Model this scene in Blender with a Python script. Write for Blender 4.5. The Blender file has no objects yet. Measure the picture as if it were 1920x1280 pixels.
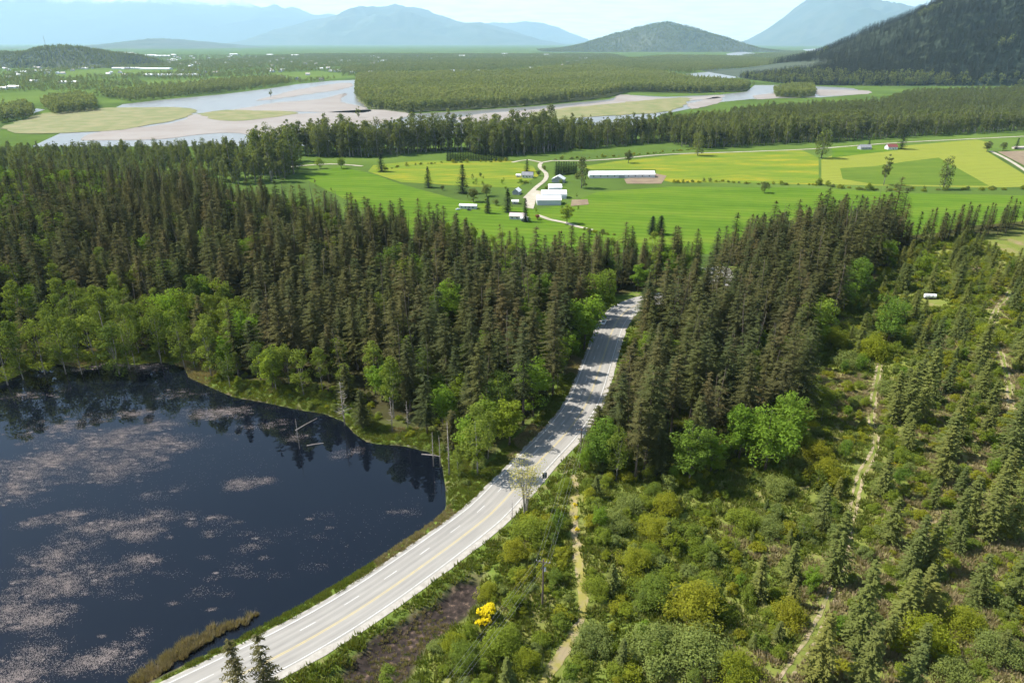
import bpy, bmesh, math, random
import numpy as np
from math import radians, sin, cos, pi
from mathutils import Vector
rng = np.random.default_rng(7); random.seed(7)
S = bpy.context.scene
COL = S.collection
# ---------------------------------------------------------------- camera, sky, sun, exposure
cam_d = bpy.data.cameras.new('camera'); cam = bpy.data.objects.new('camera', cam_d); COL.objects.link(cam)
CAM_H = 110.0
cam.location = (0, 0, CAM_H); cam.rotation_euler = (radians(90 - 23.7), 0, 0)
cam_d.sensor_width = 36; cam_d.lens = 24.0; cam_d.clip_start = 1; cam_d.clip_end = 140000
S.camera = cam
SUN_AZ, SUN_EL = radians(-80), radians(52)          # azimuth from +Y, negative = to the left
sun_dir = Vector((sin(SUN_AZ)*cos(SUN_EL), cos(SUN_AZ)*cos(SUN_EL), sin(SUN_EL)))
W = bpy.data.worlds.new('World'); S.world = W; W.use_nodes = True
wn, wl = W.node_tree.nodes, W.node_tree.links; wn.clear()
def wnew(t, **k):
    n = wn.new(t)
    for a, b in k.items(): setattr(n, a, b)
    return n
sky = wnew('ShaderNodeTexSky', sky_type='NISHITA', sun_disc=False)
sky.sun_elevation = SUN_EL; sky.sun_rotation = SUN_AZ; sky.altitude = 100; sky.air_density = 1.0; sky.dust_density = 0.8; sky.ozone_density = 1.5
tc = wnew('ShaderNodeTexCoord'); sep = wnew('ShaderNodeSeparateXYZ'); wl.new(tc.outputs['Generated'], sep.inputs[0])
def wmath(op, a, b=None, clamp=False):
    n = wnew('ShaderNodeMath', operation=op, use_clamp=clamp)
    for i, v in enumerate((a, b)):
        if v is None: continue
        if isinstance(v, (int, float)): n.inputs[i].default_value = v
        else: wl.new(v, n.inputs[i])
    return n.outputs[0]
zc = wmath('ADD', wmath('MAXIMUM', sep.outputs['Z'], 0.0), 0.06)
u = wmath('DIVIDE', sep.outputs['X'], zc); v = wmath('DIVIDE', sep.outputs['Y'], zc)
cmb = wnew('ShaderNodeCombineXYZ'); wl.new(u, cmb.inputs[0]); wl.new(v, cmb.inputs[1])
nz = wnew('ShaderNodeTexNoise'); nz.inputs['Scale'].default_value = 0.9; nz.inputs['Detail'].default_value = 9; nz.inputs['Roughness'].default_value = 0.58
wl.new(cmb.outputs[0], nz.inputs['Vector'])
# cloud cover thickens towards the horizon, where one looks through more of the layer
hz = wmath('MULTIPLY', wmath('SUBTRACT', 1.0, wmath('MULTIPLY', sep.outputs['Z'], 4.0, True)), 0.9)
cov = wmath('MULTIPLY', wmath('SUBTRACT', wmath('ADD', nz.outputs['Fac'], hz), 0.65), 5.0, True)
nz2 = wnew('ShaderNodeTexNoise'); nz2.inputs['Scale'].default_value = 2.3; nz2.inputs['Detail'].default_value = 6
wl.new(cmb.outputs[0], nz2.inputs['Vector'])
cr = wnew('ShaderNodeValToRGB'); wl.new(nz2.outputs['Fac'], cr.inputs[0])
cr.color_ramp.elements[0].position = 0.35; cr.color_ramp.elements[0].color = (15, 15.5, 16, 1)
cr.color_ramp.elements[1].position = 0.6; cr.color_ramp.elements[1].color = (21, 21, 21, 1)
mx = wnew('ShaderNodeMix', data_type='RGBA'); wl.new(cov, mx.inputs['Factor']); wl.new(sky.outputs[0], mx.inputs['A']); wl.new(cr.outputs[0], mx.inputs['B'])
bg = wnew('ShaderNodeBackground'); bg.inputs['Strength'].default_value = 0.078; wl.new(mx.outputs['Result'], bg.inputs['Color'])
wo = wnew('ShaderNodeOutputWorld'); wl.new(bg.outputs[0], wo.inputs['Surface'])
sd = bpy.data.lights.new('sun', 'SUN'); sd.energy = 5.0; sd.angle = radians(0.53); sd.color = (1.0, 0.955, 0.88)
sun = bpy.data.objects.new('sun', sd); COL.objects.link(sun)
sun.rotation_euler = sun_dir.to_track_quat('Z', 'Y').to_euler(); sun.location = (-300, 100, 600)
vs = S.view_settings; vs.view_transform = 'Standard'; vs.look = 'None'; vs.exposure = 1.08; vs.gamma = 1
S.cycles.max_bounces = 5; S.cycles.diffuse_bounces = 2; S.cycles.glossy_bounces = 2; S.cycles.transmission_bounces = 3
S.cycles.volume_bounces = 1; S.cycles.transparent_max_bounces = 4; S.cycles.use_denoising = True
S.cycles.use_light_tree = False
# measured layout, metres
ROAD = [(-51.8, 93.1), (-40.3, 102.2), (-30.0, 112.1), (-18.4, 125.2), (-9.0, 136.7), (-3.3, 145.0), (7.9, 165.4), (17.3, 182.1), (25.4, 201.3), (32.6, 227.5), (40.0, 255.5), (44.5, 270.4), (53.7, 297.3)]
POND = [(-184.3, 219.0), (-182.0, 224.2), (-180.1, 230.4), (-172.9, 235.0), (-162.6, 231.3), (-155.7, 236.9), (-143.0, 234.1), (-135.2, 236.9), (-123.9, 232.2), (-118.0, 223.3), (-105.9, 214.9), (-95.8, 208.2), (-83.5, 204.4), (-71.2, 199.6), (-61.6, 196.7), (-54.4, 191.9), (-49.4, 184.6), (-44.2, 179.3), (-39.1, 178.1), (-32.4, 177.2), (-25.6, 174.3), (-21.2, 171.4), (-18.8, 159.6), (-17.2, 147.6), (-19.7, 140.6), (-32.0, 126.2), (-42.5, 115.8), (-49.6, 108.2), (-56.2, 101.8), (-61.8, 96.9), (-66.8, 92.1)]
RUSH = [(-73.7, 93.8), (-68.1, 101.8), (-63.0, 107.9), (-59.2, 109.7), (-54.3, 110.7), (-55.2, 108.6), (-59.9, 105.6), (-64.4, 100.8), (-68.4, 95.4), (-70.0, 92.3)]
BOG = [(-32.7, 93.9), (-28.1, 102.1), (-18.2, 109.9), (-11.9, 118.0), (-7.8, 119.3), (-6.5, 116.0), (-9.1, 109.9), (-17.2, 101.4), (-20.3, 92.7), (-29.9, 90.4)]
TRACK_A = [(17.2, 158.6), (16.5, 148.8), (15.7, 142.1), (15.2, 126.3), (15.4, 114.5), (14.6, 108.4), (10.9, 101.4), (5.0, 91.4)]
TRACK_B = [(135.1, 226.2), (124.4, 207.4), (113.4, 187.6), (106.7, 170.7), (95.3, 156.0), (88.2, 144.3), (82.1, 133.9), (75.2, 122.7), (68.0, 111.4), (58.1, 99.4), (50.3, 90.9)]
TRACK_C = [(231.8, 300.2), (207.6, 273.5), (191.4, 250.6), (180.2, 226.2), (168.4, 205.4), (157.4, 187.6)]
SOIL = [[(228.2, 336.1), (240.6, 345.1), (247.3, 342.4), (236.5, 331.8), (226.3, 328.3)], [(-290.6, 374.8), (-263.4, 349.8), (-228.1, 300.2), (-232.0, 293.1), (-239.3, 300.2)]]
RIVER = [(-748.9, 1097.3), (-1014.5, 1876.8), (-984.0, 2018.2), (-894.6, 2250.0), (-847.8, 2510.6), (-820.3, 2800.9), (-753.9, 3033.7), (-656.4, 3120.0), (-493.7, 2297.9), (-348.6, 1739.0), (-241.1, 1619.4), (-136.6, 1670.6), (53.8, 1813.0), (270.8, 2037.3), (344.4, 2226.9), (457.3, 2138.6), (639.6, 2226.9), (767.8, 2373.4), (910.3, 2730.9), (1080.4, 2730.9), (1193.0, 2539.9), (1121.3, 2273.7), (905.9, 2117.6), (683.3, 2056.8), (561.0, 1945.0), (426.1, 1739.0), (335.1, 1607.1), (250.6, 1393.8), (88.3, 1306.4), (38.1, 1266.5), (-188.4, 1251.1), (-332.8, 1097.3)]
RIVER2 = [(874.5, 3695.6), (1114.0, 4032.1), (1389.3, 4348.1), (1929.2, 5274.5), (2351.3, 6316.3), (2864.6, 7349.7), (3289.0, 7349.7), (2578.5, 5823.9), (1999.5, 4925.3), (1579.9, 4264.6), (1250.5, 3575.9), (975.1, 3258.7), (857.3, 3358.1)]
RIVER3 = [(2878.1, 9942.5), (3730.8, 12062.8), (3224.1, 9523.4), (2585.3, 8147.6), (2379.6, 8147.6)]
RIVER4 = [(5999.7, 15323.0), (7376.4, 17712.5), (5968.2, 13499.8), (4454.6, 10399.9), (4393.4, 10901.1)]
RIVER5 = [(262.7, 4525.1), (438.0, 5036.5), (586.7, 5402.0), (435.7, 4619.0), (278.8, 4264.6)]
RIVER6 = [(-1148.9, 1607.1), (-1180.6, 1767.9), (-1120.9, 1724.9), (-1081.2, 1595.0), (-1093.0, 1525.7)]
SAND = [[(-666.1, 1724.9), (-627.4, 1927.5), (-546.7, 2056.8), (-524.2, 2297.9), (-468.5, 1981.0), (-351.4, 1753.3), (-342.6, 1644.6), (-496.9, 1670.6), (-628.7, 1657.5)], [(-713.8, 1166.1), (-752.2, 1282.1), (-681.3, 1422.3), (-699.2, 1619.4), (-482.2, 1619.4), (-345.9, 1724.9), (-229.1, 1619.4), (-271.5, 1393.8), (-382.5, 1207.2), (-514.7, 1266.5), (-588.0, 1179.5)], [(-729.0, 2481.9), (-673.1, 2874.5), (-615.2, 2800.9), (-577.9, 2539.9), (-643.2, 2181.9), (-702.8, 1981.0), (-721.7, 2226.9)], [(-125.2, 1525.7), (-72.3, 1619.4), (51.2, 1724.9), (263.6, 1981.0), (336.2, 2226.9), (448.7, 2096.9), (633.3, 2204.1), (603.4, 2096.9), (483.2, 1981.0), (376.3, 1813.0), (180.8, 1739.0), (71.8, 1607.1), (0.0, 1462.0), (-85.2, 1422.3)], [(1038.9, 2481.9), (1176.7, 2426.5), (1118.0, 2273.7), (932.6, 2181.9)], [(1402.7, 4716.8), (1955.7, 5402.0), (2514.2, 6693.1), (2949.4, 6693.1), (2229.5, 5402.0), (1642.2, 4619.0)], [(723.6, 2181.9), (820.1, 2273.7), (804.2, 2138.6), (692.1, 2037.3)], [(451.6, 1876.8), (607.1, 2138.6), (561.0, 1945.0), (439.0, 1739.0)]]
BARGRASS = [[(-959.6, 1331.5), (-1054.0, 1571.2), (-1046.9, 1697.3), (-997.0, 1767.9), (-833.1, 1782.7), (-746.7, 1697.3), (-700.2, 1525.7), (-707.2, 1432.0), (-720.9, 1314.6), (-800.6, 1266.5), (-857.3, 1251.1)], [(-708.9, 1619.4), (-686.4, 1711.0), (-605.4, 1697.3), (-498.1, 1657.5), (-523.7, 1525.7), (-568.3, 1462.0), (-628.8, 1503.9)], [(48.9, 1644.6), (131.2, 1767.9), (250.1, 1876.8), (425.2, 2056.8), (510.6, 2096.9), (451.6, 1876.8), (360.2, 1670.6), (210.8, 1571.2), (55.4, 1482.7)], [(-421.7, 1981.0), (-402.5, 2018.2), (-312.7, 1876.8), (-286.3, 1753.3), (-338.4, 1753.3)]]
ISLAND = [[(-584.2, 2730.9), (-656.4, 3120.0), (-618.3, 3258.7), (-353.5, 3463.7), (-25.6, 3518.9), (426.9, 4525.1), (714.8, 3634.8), (715.2, 2874.5), (839.3, 2600.6), (809.2, 2481.9), (750.3, 2373.4), (574.9, 2297.9), (383.9, 2373.4), (287.0, 2138.6), (208.7, 2018.2), (0.0, 1797.7), (-244.7, 1644.6), (-354.2, 1767.9), (-447.5, 2076.7)], [(855.0, 2373.4), (980.5, 2569.9), (1053.2, 2539.9), (913.3, 2181.9), (835.5, 2096.9), (780.6, 2138.6)]]
FARWOOD = [[(365.0, 5036.5), (674.1, 5823.9), (1703.9, 8147.6), (2412.2, 7597.9), (2205.5, 5979.4), (1866.6, 5152.8), (1389.3, 4348.1), (918.1, 3823.3), (729.7, 4184.2)], [(2620.5, 8453.2), (4685.2, 12062.8), (4051.0, 8782.3), (3289.0, 7349.7), (2960.5, 7597.9), (2465.9, 6693.1)], [(-1182.8, 1813.0), (-1266.5, 1981.0), (-1277.3, 2138.6), (-1142.1, 1981.0), (-980.0, 1697.3), (-1021.8, 1595.0)], [(-1157.4, 1619.4), (-1203.4, 1782.7), (-1091.4, 1644.6), (-1024.7, 1525.7), (-1022.0, 1422.3)], [(-1230.0, 2138.6), (-1151.7, 2373.4), (-1160.4, 2730.9), (-1002.8, 3120.0), (-851.1, 2800.9), (-924.8, 2373.4), (-1021.3, 1945.0)], [(-847.1, 3634.8), (-175.9, 4032.1), (410.8, 5676.2), (548.2, 7597.9), (-657.2, 5676.2), (-1050.9, 4525.1)]]
BANKWOOD = [(-742.5, 913.3), (-510.5, 873.1), (-398.7, 966.2), (-318.7, 994.9), (-195.5, 985.2), (-95.5, 1046.4), (-11.3, 985.2), (23.0, 1004.8), (88.8, 1062.9), (184.0, 1103.2), (250.2, 1140.2), (273.2, 1057.3), (422.5, 1115.3), (517.6, 1140.2), (673.9, 1207.2), (936.8, 1298.2), (1153.6, 1348.8), (2032.5, 2426.5), (1435.2, 2322.5), (1189.9, 2181.9), (942.9, 1844.4), (747.7, 1767.9), (571.4, 1670.6), (404.4, 1462.0), (314.1, 1306.4), (255.0, 1207.2), (88.1, 1166.1), (-16.7, 1103.2), (-163.9, 1079.8), (-321.4, 1057.3), (-421.7, 1046.4), (-587.6, 1014.9), (-797.0, 985.2)]
FIELDS = {'green': [(-260.1, 843.3), (-224.1, 913.3), (-167.2, 850.6), (-128.9, 792.2), (-55.2, 705.5), (0.0, 673.1), (26.1, 663.7), (53.6, 682.8), (93.0, 746.5), (180.8, 776.4), (323.0, 770.3), (427.0, 740.8), (576.4, 724.1), (421.0, 511.1), (222.9, 511.1), (16.3, 504.0), (-90.5, 567.0), (-162.8, 692.7)], 'dandelion_w': [(-183.7, 921.7), (-131.7, 957.0), (-7.4, 966.2), (28.0, 913.3), (32.5, 843.3), (6.0, 770.3), (-48.2, 776.4), (-98.6, 795.4), (-129.1, 802.0), (-181.4, 873.1)], 'dandelion': [(87.2, 909.1), (146.3, 957.0), (265.4, 1025.2), (438.2, 1068.5), (432.3, 985.2), (351.6, 789.0), (271.1, 795.4), (186.2, 802.0), (171.5, 822.2), (184.4, 888.8), (102.4, 888.8)], 'mown': [(428.2, 966.2), (493.3, 1046.4), (557.3, 1079.8), (775.1, 1179.5), (776.5, 1140.2), (708.2, 1046.4), (627.6, 843.3), (620.6, 776.4), (526.4, 770.3), (354.7, 789.0)], 'crop': [(423.5, 896.8), (476.3, 913.3), (539.1, 952.5), (601.5, 985.2), (541.3, 779.5), (415.8, 789.0), (393.8, 822.2)], 'strip': [(494.2, 1085.6), (623.2, 1127.6), (589.4, 1062.9), (451.1, 985.2)], 'far_a': [(-1543.6, 2181.9), (-1452.7, 2273.7), (-1301.4, 2037.3), (-1250.7, 1876.8), (-1269.5, 1782.7)], 'far_b': [(-2392.7, 3823.3), (-2478.3, 4264.6), (-1989.3, 4348.1), (-1738.9, 3823.3), (-1864.9, 3410.1), (-2051.3, 3307.7)], 'far_c': [(-1244.7, 3758.4), (-1055.3, 4032.1), (-847.1, 3634.8), (-761.0, 3258.7), (-909.1, 3033.7)], 'far_d': [(-651.0, 3890.5), (-402.7, 4264.6), (-345.6, 3960.1), (-573.1, 3575.9)], 'far_e': [(-1552.1, 3033.7), (-1276.2, 3120.0), (-1135.8, 2874.5), (-1328.0, 2664.2)]}
LANES = [[(-314.1, 888.8), (-280.2, 913.3), (-242.3, 930.3), (-196.1, 913.3)], [(13.9, 713.4), (26.9, 770.3), (39.1, 815.3), (42.3, 858.0), (36.1, 905.0), (40.4, 943.5), (54.9, 957.0), (95.1, 957.0), (149.0, 975.6), (224.2, 1014.9), (348.4, 1041.1), (454.4, 1068.5), (535.2, 1103.2), (641.8, 1146.5), (748.3, 1179.5), (884.1, 1221.5), (979.8, 1251.1)], [(24.1, 636.9), (34.3, 620.0), (48.2, 607.9), (58.9, 592.4), (69.4, 581.3)], [(0.0, 943.5), (22.1, 966.2), (40.4, 943.5)], [(714.5, 1046.4), (686.6, 966.2), (648.2, 873.1), (613.8, 792.2)]]
YARD = [(13.9, 713.4), (23.6, 758.2), (40.4, 740.8), (24.7, 702.9), (20.9, 663.7), (13.1, 668.4)]
TILLED = [[(61.8, 705.5), (78.6, 708.1), (77.1, 682.8), (58.3, 675.5)], [(720.6, 1041.1), (835.8, 1068.5), (697.6, 880.9), (665.8, 888.8)], [(133.4, 822.2), (178.4, 858.0), (188.6, 843.3), (171.9, 792.2), (132.0, 792.2)]]
BLD = {'long': (92.8, 171.6, 829.1), 'white': (25.1, 49.1, 680.4), 'quonset': (31.1, 56.7, 710.7), 'back': (39.7, 53.5, 738.0), 'grey': (10.2, 25.6, 829.1), 'shed': (7.7, 15.4, 832.6), 'gable': (54.0, 68.3, 802.0), 'small': (4.6, 12.6, 735.2), 'mobile': (-51.7, -35.0, 663.7), 'front': (-1.0, 10.8, 620.0), 'wshed': (0.5, 5.9, 685.3), 'east': (526.5, 545.8, 1062.9), 'red': (568.4, 584.6, 1062.9), 'grh': (736.8, 762.8, 1068.5)}
YTREE = {'fir': [(-53.1, 740.8, 30.6), (-93.9, 770.3, 23.5), (-164.6, 873.1, 23.6), (-22.9, 645.6, 16.3), (592.4, 1068.5, 31.2), (544.7, 1074.1, 13.4), (-4.1, 650.0, 22.9), (18.8, 873.1, 15.8), (766.8, 1068.5, 17.2)], 'cypress': [(12.1, 611.9, 21.8), (118.6, 567.0, 16.0), (125.8, 567.0, 16.5)], 'poplar': [(77.5, 767.2, 35.5), (424.6, 785.8, 36.8), (478.1, 761.2, 37.5)], 'round': [(-39.2, 695.2, 15.7), (-27.1, 724.1, 14.6), (49.4, 604.0, 19.2), (272.9, 740.8, 12.6), (156.7, 939.1, 18.2), (434.1, 980.4, 43.8), (266.5, 1004.8, 34.6), (-220.4, 896.8, 16.1), (-247.9, 896.8, 13.5), (32.5, 843.3, 7.7), (23.6, 620.0, 5.5), (-16.0, 680.4, 6.9), (-50.8, 770.3, 4.1), (40.6, 880.9, 6.6), (-76.4, 755.3, 6.4), (65.6, 567.0, 4.6), (77.4, 570.5, 4.6), (704.7, 1041.1, 17.6), (735.6, 1051.9, 13.2)]}
HEDGE = [(-87.8, 957.0, 15.6), (-84.3, 957.2, 15.6), (-80.8, 957.5, 15.6), (-77.3, 957.7, 15.6), (-73.8, 957.9, 15.5), (-70.3, 958.2, 15.5), (-66.8, 958.4, 15.5), (-63.3, 958.6, 15.4), (-59.8, 958.8, 15.4), (-56.3, 959.1, 15.4), (-52.8, 959.3, 15.3), (-49.3, 959.5, 15.3), (-45.8, 959.8, 15.3), (-42.3, 960.0, 15.2), (-38.8, 960.2, 15.2), (-35.2, 960.4, 15.2), (-31.7, 960.7, 15.1), (-28.2, 960.9, 15.1), (-24.7, 961.1, 15.1), (-21.2, 961.4, 15.0), (-17.6, 961.6, 15.0), (-14.1, 961.8, 15.0), (-10.6, 962.1, 14.9), (-7.1, 962.3, 14.9), (54.4, 850.6, 16.0), (57.5, 852.1, 15.8), (60.6, 853.5, 15.6), (63.8, 855.0, 15.3), (66.9, 856.5, 15.1), (70.1, 858.0, 14.9), (73.2, 859.5, 14.6), (76.4, 861.0, 14.4), (79.6, 862.5, 14.2)]
HROW = [[(185.5, 798.7), (236.8, 805.3), (282.4, 792.2), (346.0, 782.7)], [(348.6, 789.0), (378.7, 761.2), (433.1, 752.4), (493.4, 755.3), (570.0, 764.2)], [(-163.9, 888.8), (-114.0, 930.3), (-7.3, 952.5)], [(51.7, 966.2), (168.5, 1004.8), (275.9, 1068.5)], [(64.8, 581.3), (98.2, 558.3), (123.3, 549.9)]]
POLES = [(19.1, 161.9, 14.2), (6.5, 111.1, 12.3)]
SIGN = (8.9, 154.8, 4.3)
CAR = (41.4, 271.7, 3.2)
VAN = (188.1, 194.0, 295.9)
DEC = {'maple': [(28.1, 242.8, 32.6), (38.0, 273.5, 25.1), (11.3, 267.4, 25.9), (-9.7, 221.8, 15.7), (-0.8, 173.6, 17.0), (6.8, 191.0, 21.7), (71.2, 161.1, 31.6), (65.3, 166.5, 29.0), (79.4, 169.3, 22.7), (47.4, 152.4, 21.4), (115.6, 240.3, 26.2), (145.8, 242.8, 21.5), (199.0, 315.3, 18.8), (159.6, 300.2, 20.6), (56.9, 226.2, 14.9), (67.4, 380.2, 12.5), (-134.7, 250.6, 25.8), (-275.9, 380.2, 23.2), (-252.6, 369.6, 26.5), (-308.7, 415.8, 32.9), (-284.0, 369.6, 44.3)], 'alder': [(-9.6, 158.6, 21.9), (-3.3, 181.2, 21.9), (-38.0, 191.0, 21.7), (-29.7, 203.5, 17.8), (-45.9, 203.5, 20.7), (-88.9, 221.8, 12.6), (-59.9, 213.3, 16.4), (-17.4, 221.8, 12.6), (-39.9, 230.7, 17.2), (-155.7, 230.7, 33.5), (-142.9, 233.1, 27.7), (-172.8, 226.2, 33.0), (-177.7, 221.8, 28.7), (-134.0, 235.4, 23.7), (-145.3, 226.2, 25.1), (-164.9, 226.2, 31.1), (-180.6, 217.5, 34.1), (-159.0, 226.2, 27.1), (-122.8, 230.7, 29.5), (-109.1, 221.8, 22.8), (-99.2, 213.3, 16.4), (-14.8, 158.6, 10.3), (-6.9, 166.5, 15.8), (28.5, 156.0, 16.9), (-70.8, 205.4, 17.9)], 'bare': [(3.4, 141.1, 17.5)]}
SNAG = [(-53.5, 189.3, 16.1), (-37.4, 184.3, 12.2), (-17.7, 161.1, 17.2), (-22.7, 166.5, 12.4), (-20.7, 165.9, 11.0), (-32.5, 184.3, 10.4), (-64.1, 175.7, 10.6), (-155.7, 240.3, 25.1), (-143.7, 230.7, 17.2), (0.0, 137.9, 7.3), (29.5, 209.3, 16.2)]
FIRS = [(71.2, 117.7, 19.6), (67.6, 99.4, 22.8), (116.2, 154.8, 17.6), (96.7, 147.7, 14.0), (90.9, 131.9, 13.3), (91.5, 121.9, 16.4), (95.2, 121.9, 17.8), (119.9, 131.9, 27.8), (113.5, 131.0, 18.4), (57.2, 92.0, 16.6), (64.4, 89.2, 17.6), (121.0, 182.7, 21.1), (127.7, 186.0, 24.9), (130.9, 173.6, 17.9), (137.8, 161.1, 22.1), (167.1, 219.6, 21.7), (72.2, 88.0, 13.9), (62.0, 118.5, 11.2), (53.3, 113.7, 12.4), (206.9, 300.2, 19.4), (182.6, 221.8, 28.7), (108.4, 112.9, 17.2), (100.3, 112.9, 13.1), (134.2, 240.3, 15.5), (154.1, 226.2, 17.0), (153.0, 178.1, 21.7), (122.6, 142.1, 16.1), (76.8, 136.9, 12.7), (108.2, 133.9, 13.3), (194.5, 300.2, 15.6), (109.0, 250.6, 18.2)]
FGFIR = [(-43.2, 76.9, 26.6), (-38.5, 76.4, 28.2)]
SHRUB = [(37.8, 106.9, 14.5, 1), (30.3, 111.4, 10.2, 0), (24.8, 133.9, 7.9, 2), (34.8, 131.9, 8.9, 1), (30.0, 142.1, 8.1, 2), (81.4, 99.4, 11.6, 3), (85.0, 154.8, 10.9, 3), (86.5, 163.8, 9.1, 1), (97.3, 148.8, 7.0, 2), (62.5, 133.9, 7.9, 2), (5.2, 131.9, 10.4, 0), (0.6, 125.4, 7.4, 1), (36.2, 96.2, 14.5, 2), (28.2, 97.5, 12.7, 2), (16.1, 101.4, 8.6, 2), (-2.1, 98.8, 9.5, 0), (2.6, 96.2, 6.2, 1), (-9.3, 96.2, 7.3, 0), (56.6, 135.9, 9.2, 0), (39.5, 142.1, 8.1, 1), (56.1, 163.8, 9.2, 0), (57.7, 106.9, 7.8, 1), (42.3, 92.6, 9.0, 1), (14.3, 151.2, 5.7, 0), (85.7, 111.4, 6.9, 3), (91.6, 104.1, 8.8, 1), (93.9, 97.5, 9.5, 2), (87.3, 133.9, 3.9, 0), (82.6, 92.6, 8.0, 2), (181.7, 240.3, 12.4, 1), (133.7, 230.7, 14.0, 1), (123.7, 226.2, 11.8, 2), (126.0, 245.4, 12.6, 1), (102.2, 198.0, 10.6, 0), (126.1, 203.5, 9.0, 2), (71.3, 151.2, 8.6, 2), (18.6, 114.5, 6.9, 0), (27.9, 121.0, 8.5, 1)]
BROOM = [(-5.1, 106.9, 4.0), (112.1, 169.3, 2.0), (112.3, 163.8, 2.2), (106.4, 161.1, 1.8), (108.8, 158.6, 1.6), (16.1, 139.0, 1.2), (15.9, 133.9, 1.4), (16.3, 144.3, 1.2)]
HOUSEL = (-310.1, 403.3)
FARB = [(-2535.0, 3823.0, 61.0), (-2542.0, 3960.0, 89.0), (-2542.0, 4348.0, 63.0), (-2289.0, 4348.0, 170.0), (-2079.0, 4265.0, 180.0), (-1679.0, 3464.0, 136.0), (-1553.0, 3464.0, 136.0), (-1731.0, 2837.0, 77.0), (-1912.0, 2913.0, 32.0), (-1739.0, 2482.0, 22.0), (-1743.0, 2540.0, 41.0), (-4500.0, 8782.0, 114.0), (-3984.0, 8148.0, 117.0), (-3721.0, 7863.0, 159.0), (-3870.0, 8453.0, 61.0), (-956.0, 3960.0, 69.0), (-533.0, 7863.0, 68.0), (-592.0, 3696.0, 27.0), (-471.0, 3696.0, 27.0), (-737.0, 3823.0, 28.0), (-2394.0, 8148.0, 88.0), (-2767.0, 8453.0, 73.0), (-3307.0, 8782.0, 95.0), (-92.0, 9138.0, 79.0), (396.0, 8453.0, 61.0), (-5155.0, 9942.0, 143.0), (-327.0, 4032.0, 21.0), (-181.0, 4525.0, 33.0), (-821.0, 3758.0, 22.0), (-3001.0, 4348.0, 28.0), (-2250.0, 3259.0, 29.0)]
SLOPEWOOD = [(-650.6, 792.2), (-424.7, 770.3), (-319.3, 776.4), (-275.2, 808.6), (-264.3, 858.0), (-312.0, 985.2), (-398.7, 966.2), (-510.5, 873.1), (-742.5, 913.3)]
RFOREST = [(22.1, 154.8), (27.6, 154.8), (34.9, 154.8), (45.6, 157.3), (56.2, 158.6), (78.4, 166.5), (89.0, 184.3), (101.1, 213.3), (113.5, 240.3), (135.5, 267.4), (159.6, 300.2), (187.6, 331.8), (218.2, 369.6), (239.0, 415.8), (224.9, 442.9), (83.0, 415.8), (66.3, 315.3), (52.9, 273.5), (40.2, 226.2), (30.4, 194.4), (22.6, 169.3)]
MATS = [(-143.8, 188.5, 9.4, 5.1, 8), (-128.9, 173.1, 17.5, 13.3, 30), (-137.9, 164.8, 11.6, 13.8, 22), (-112.6, 166.1, 9.3, 6.9, 12), (-135.7, 154.6, 5.1, 5.0, 6), (-122.5, 183.7, 8.3, 5.8, 9), (-108.7, 179.0, 8.1, 6.3, 9), (-112.8, 189.5, 6.0, 2.7, 4), (-125.2, 197.1, 7.1, 2.2, 4), (-153.9, 233.6, 7.1, 2.9, 7), (-138.5, 231.3, 6.1, 3.8, 8), (-98.7, 197.1, 7.9, 3.7, 9), (-99.0, 177.5, 4.8, 3.1, 3), (-122.6, 141.0, 2.7, 1.8, 2), (-114.8, 143.2, 4.4, 2.6, 4), (-108.6, 129.2, 5.8, 6.7, 9), (-102.0, 120.3, 10.9, 6.0, 16), (-101.1, 109.4, 6.7, 3.4, 9), (-107.7, 111.6, 2.8, 2.8, 4), (-104.3, 140.0, 6.8, 3.2, 6), (-94.0, 136.9, 5.3, 2.5, 5), (-92.3, 143.2, 6.9, 2.2, 4), (-88.0, 127.7, 3.2, 1.9, 3), (-78.1, 142.1, 4.8, 2.6, 4), (-78.6, 136.9, 8.0, 5.1, 3), (-74.9, 157.8, 3.3, 2.0, 4), (-69.3, 159.1, 1.5, 1.3, 1), (-62.0, 131.0, 11.6, 9.5, 4), (-77.7, 120.3, 8.5, 6.9, 3), (-83.5, 98.4, 7.4, 2.8, 8), (-96.0, 99.7, 5.3, 4.0, 5), (-95.9, 94.7, 5.1, 2.5, 6), (-79.4, 103.7, 4.4, 2.8, 4), (-63.1, 120.3, 10.9, 6.9, 4), (-66.2, 182.1, 2.0, 1.3, 1), (-49.3, 173.1, 4.0, 2.4, 1), (-167.1, 210.1, 7.4, 2.0, 3), (-92.3, 198.8, 7.1, 2.9, 3), (-58.0, 134.9, 7.9, 4.1, 2), (-27.9, 145.4, 3.5, 0.9, 2), (-116.9, 210.1, 7.4, 4.0, 2), (-78.3, 188.5, 6.8, 4.1, 3), (-96.3, 154.6, 5.8, 2.5, 1), (-51.0, 143.2, 1.7, 1.3, 1)]
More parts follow.
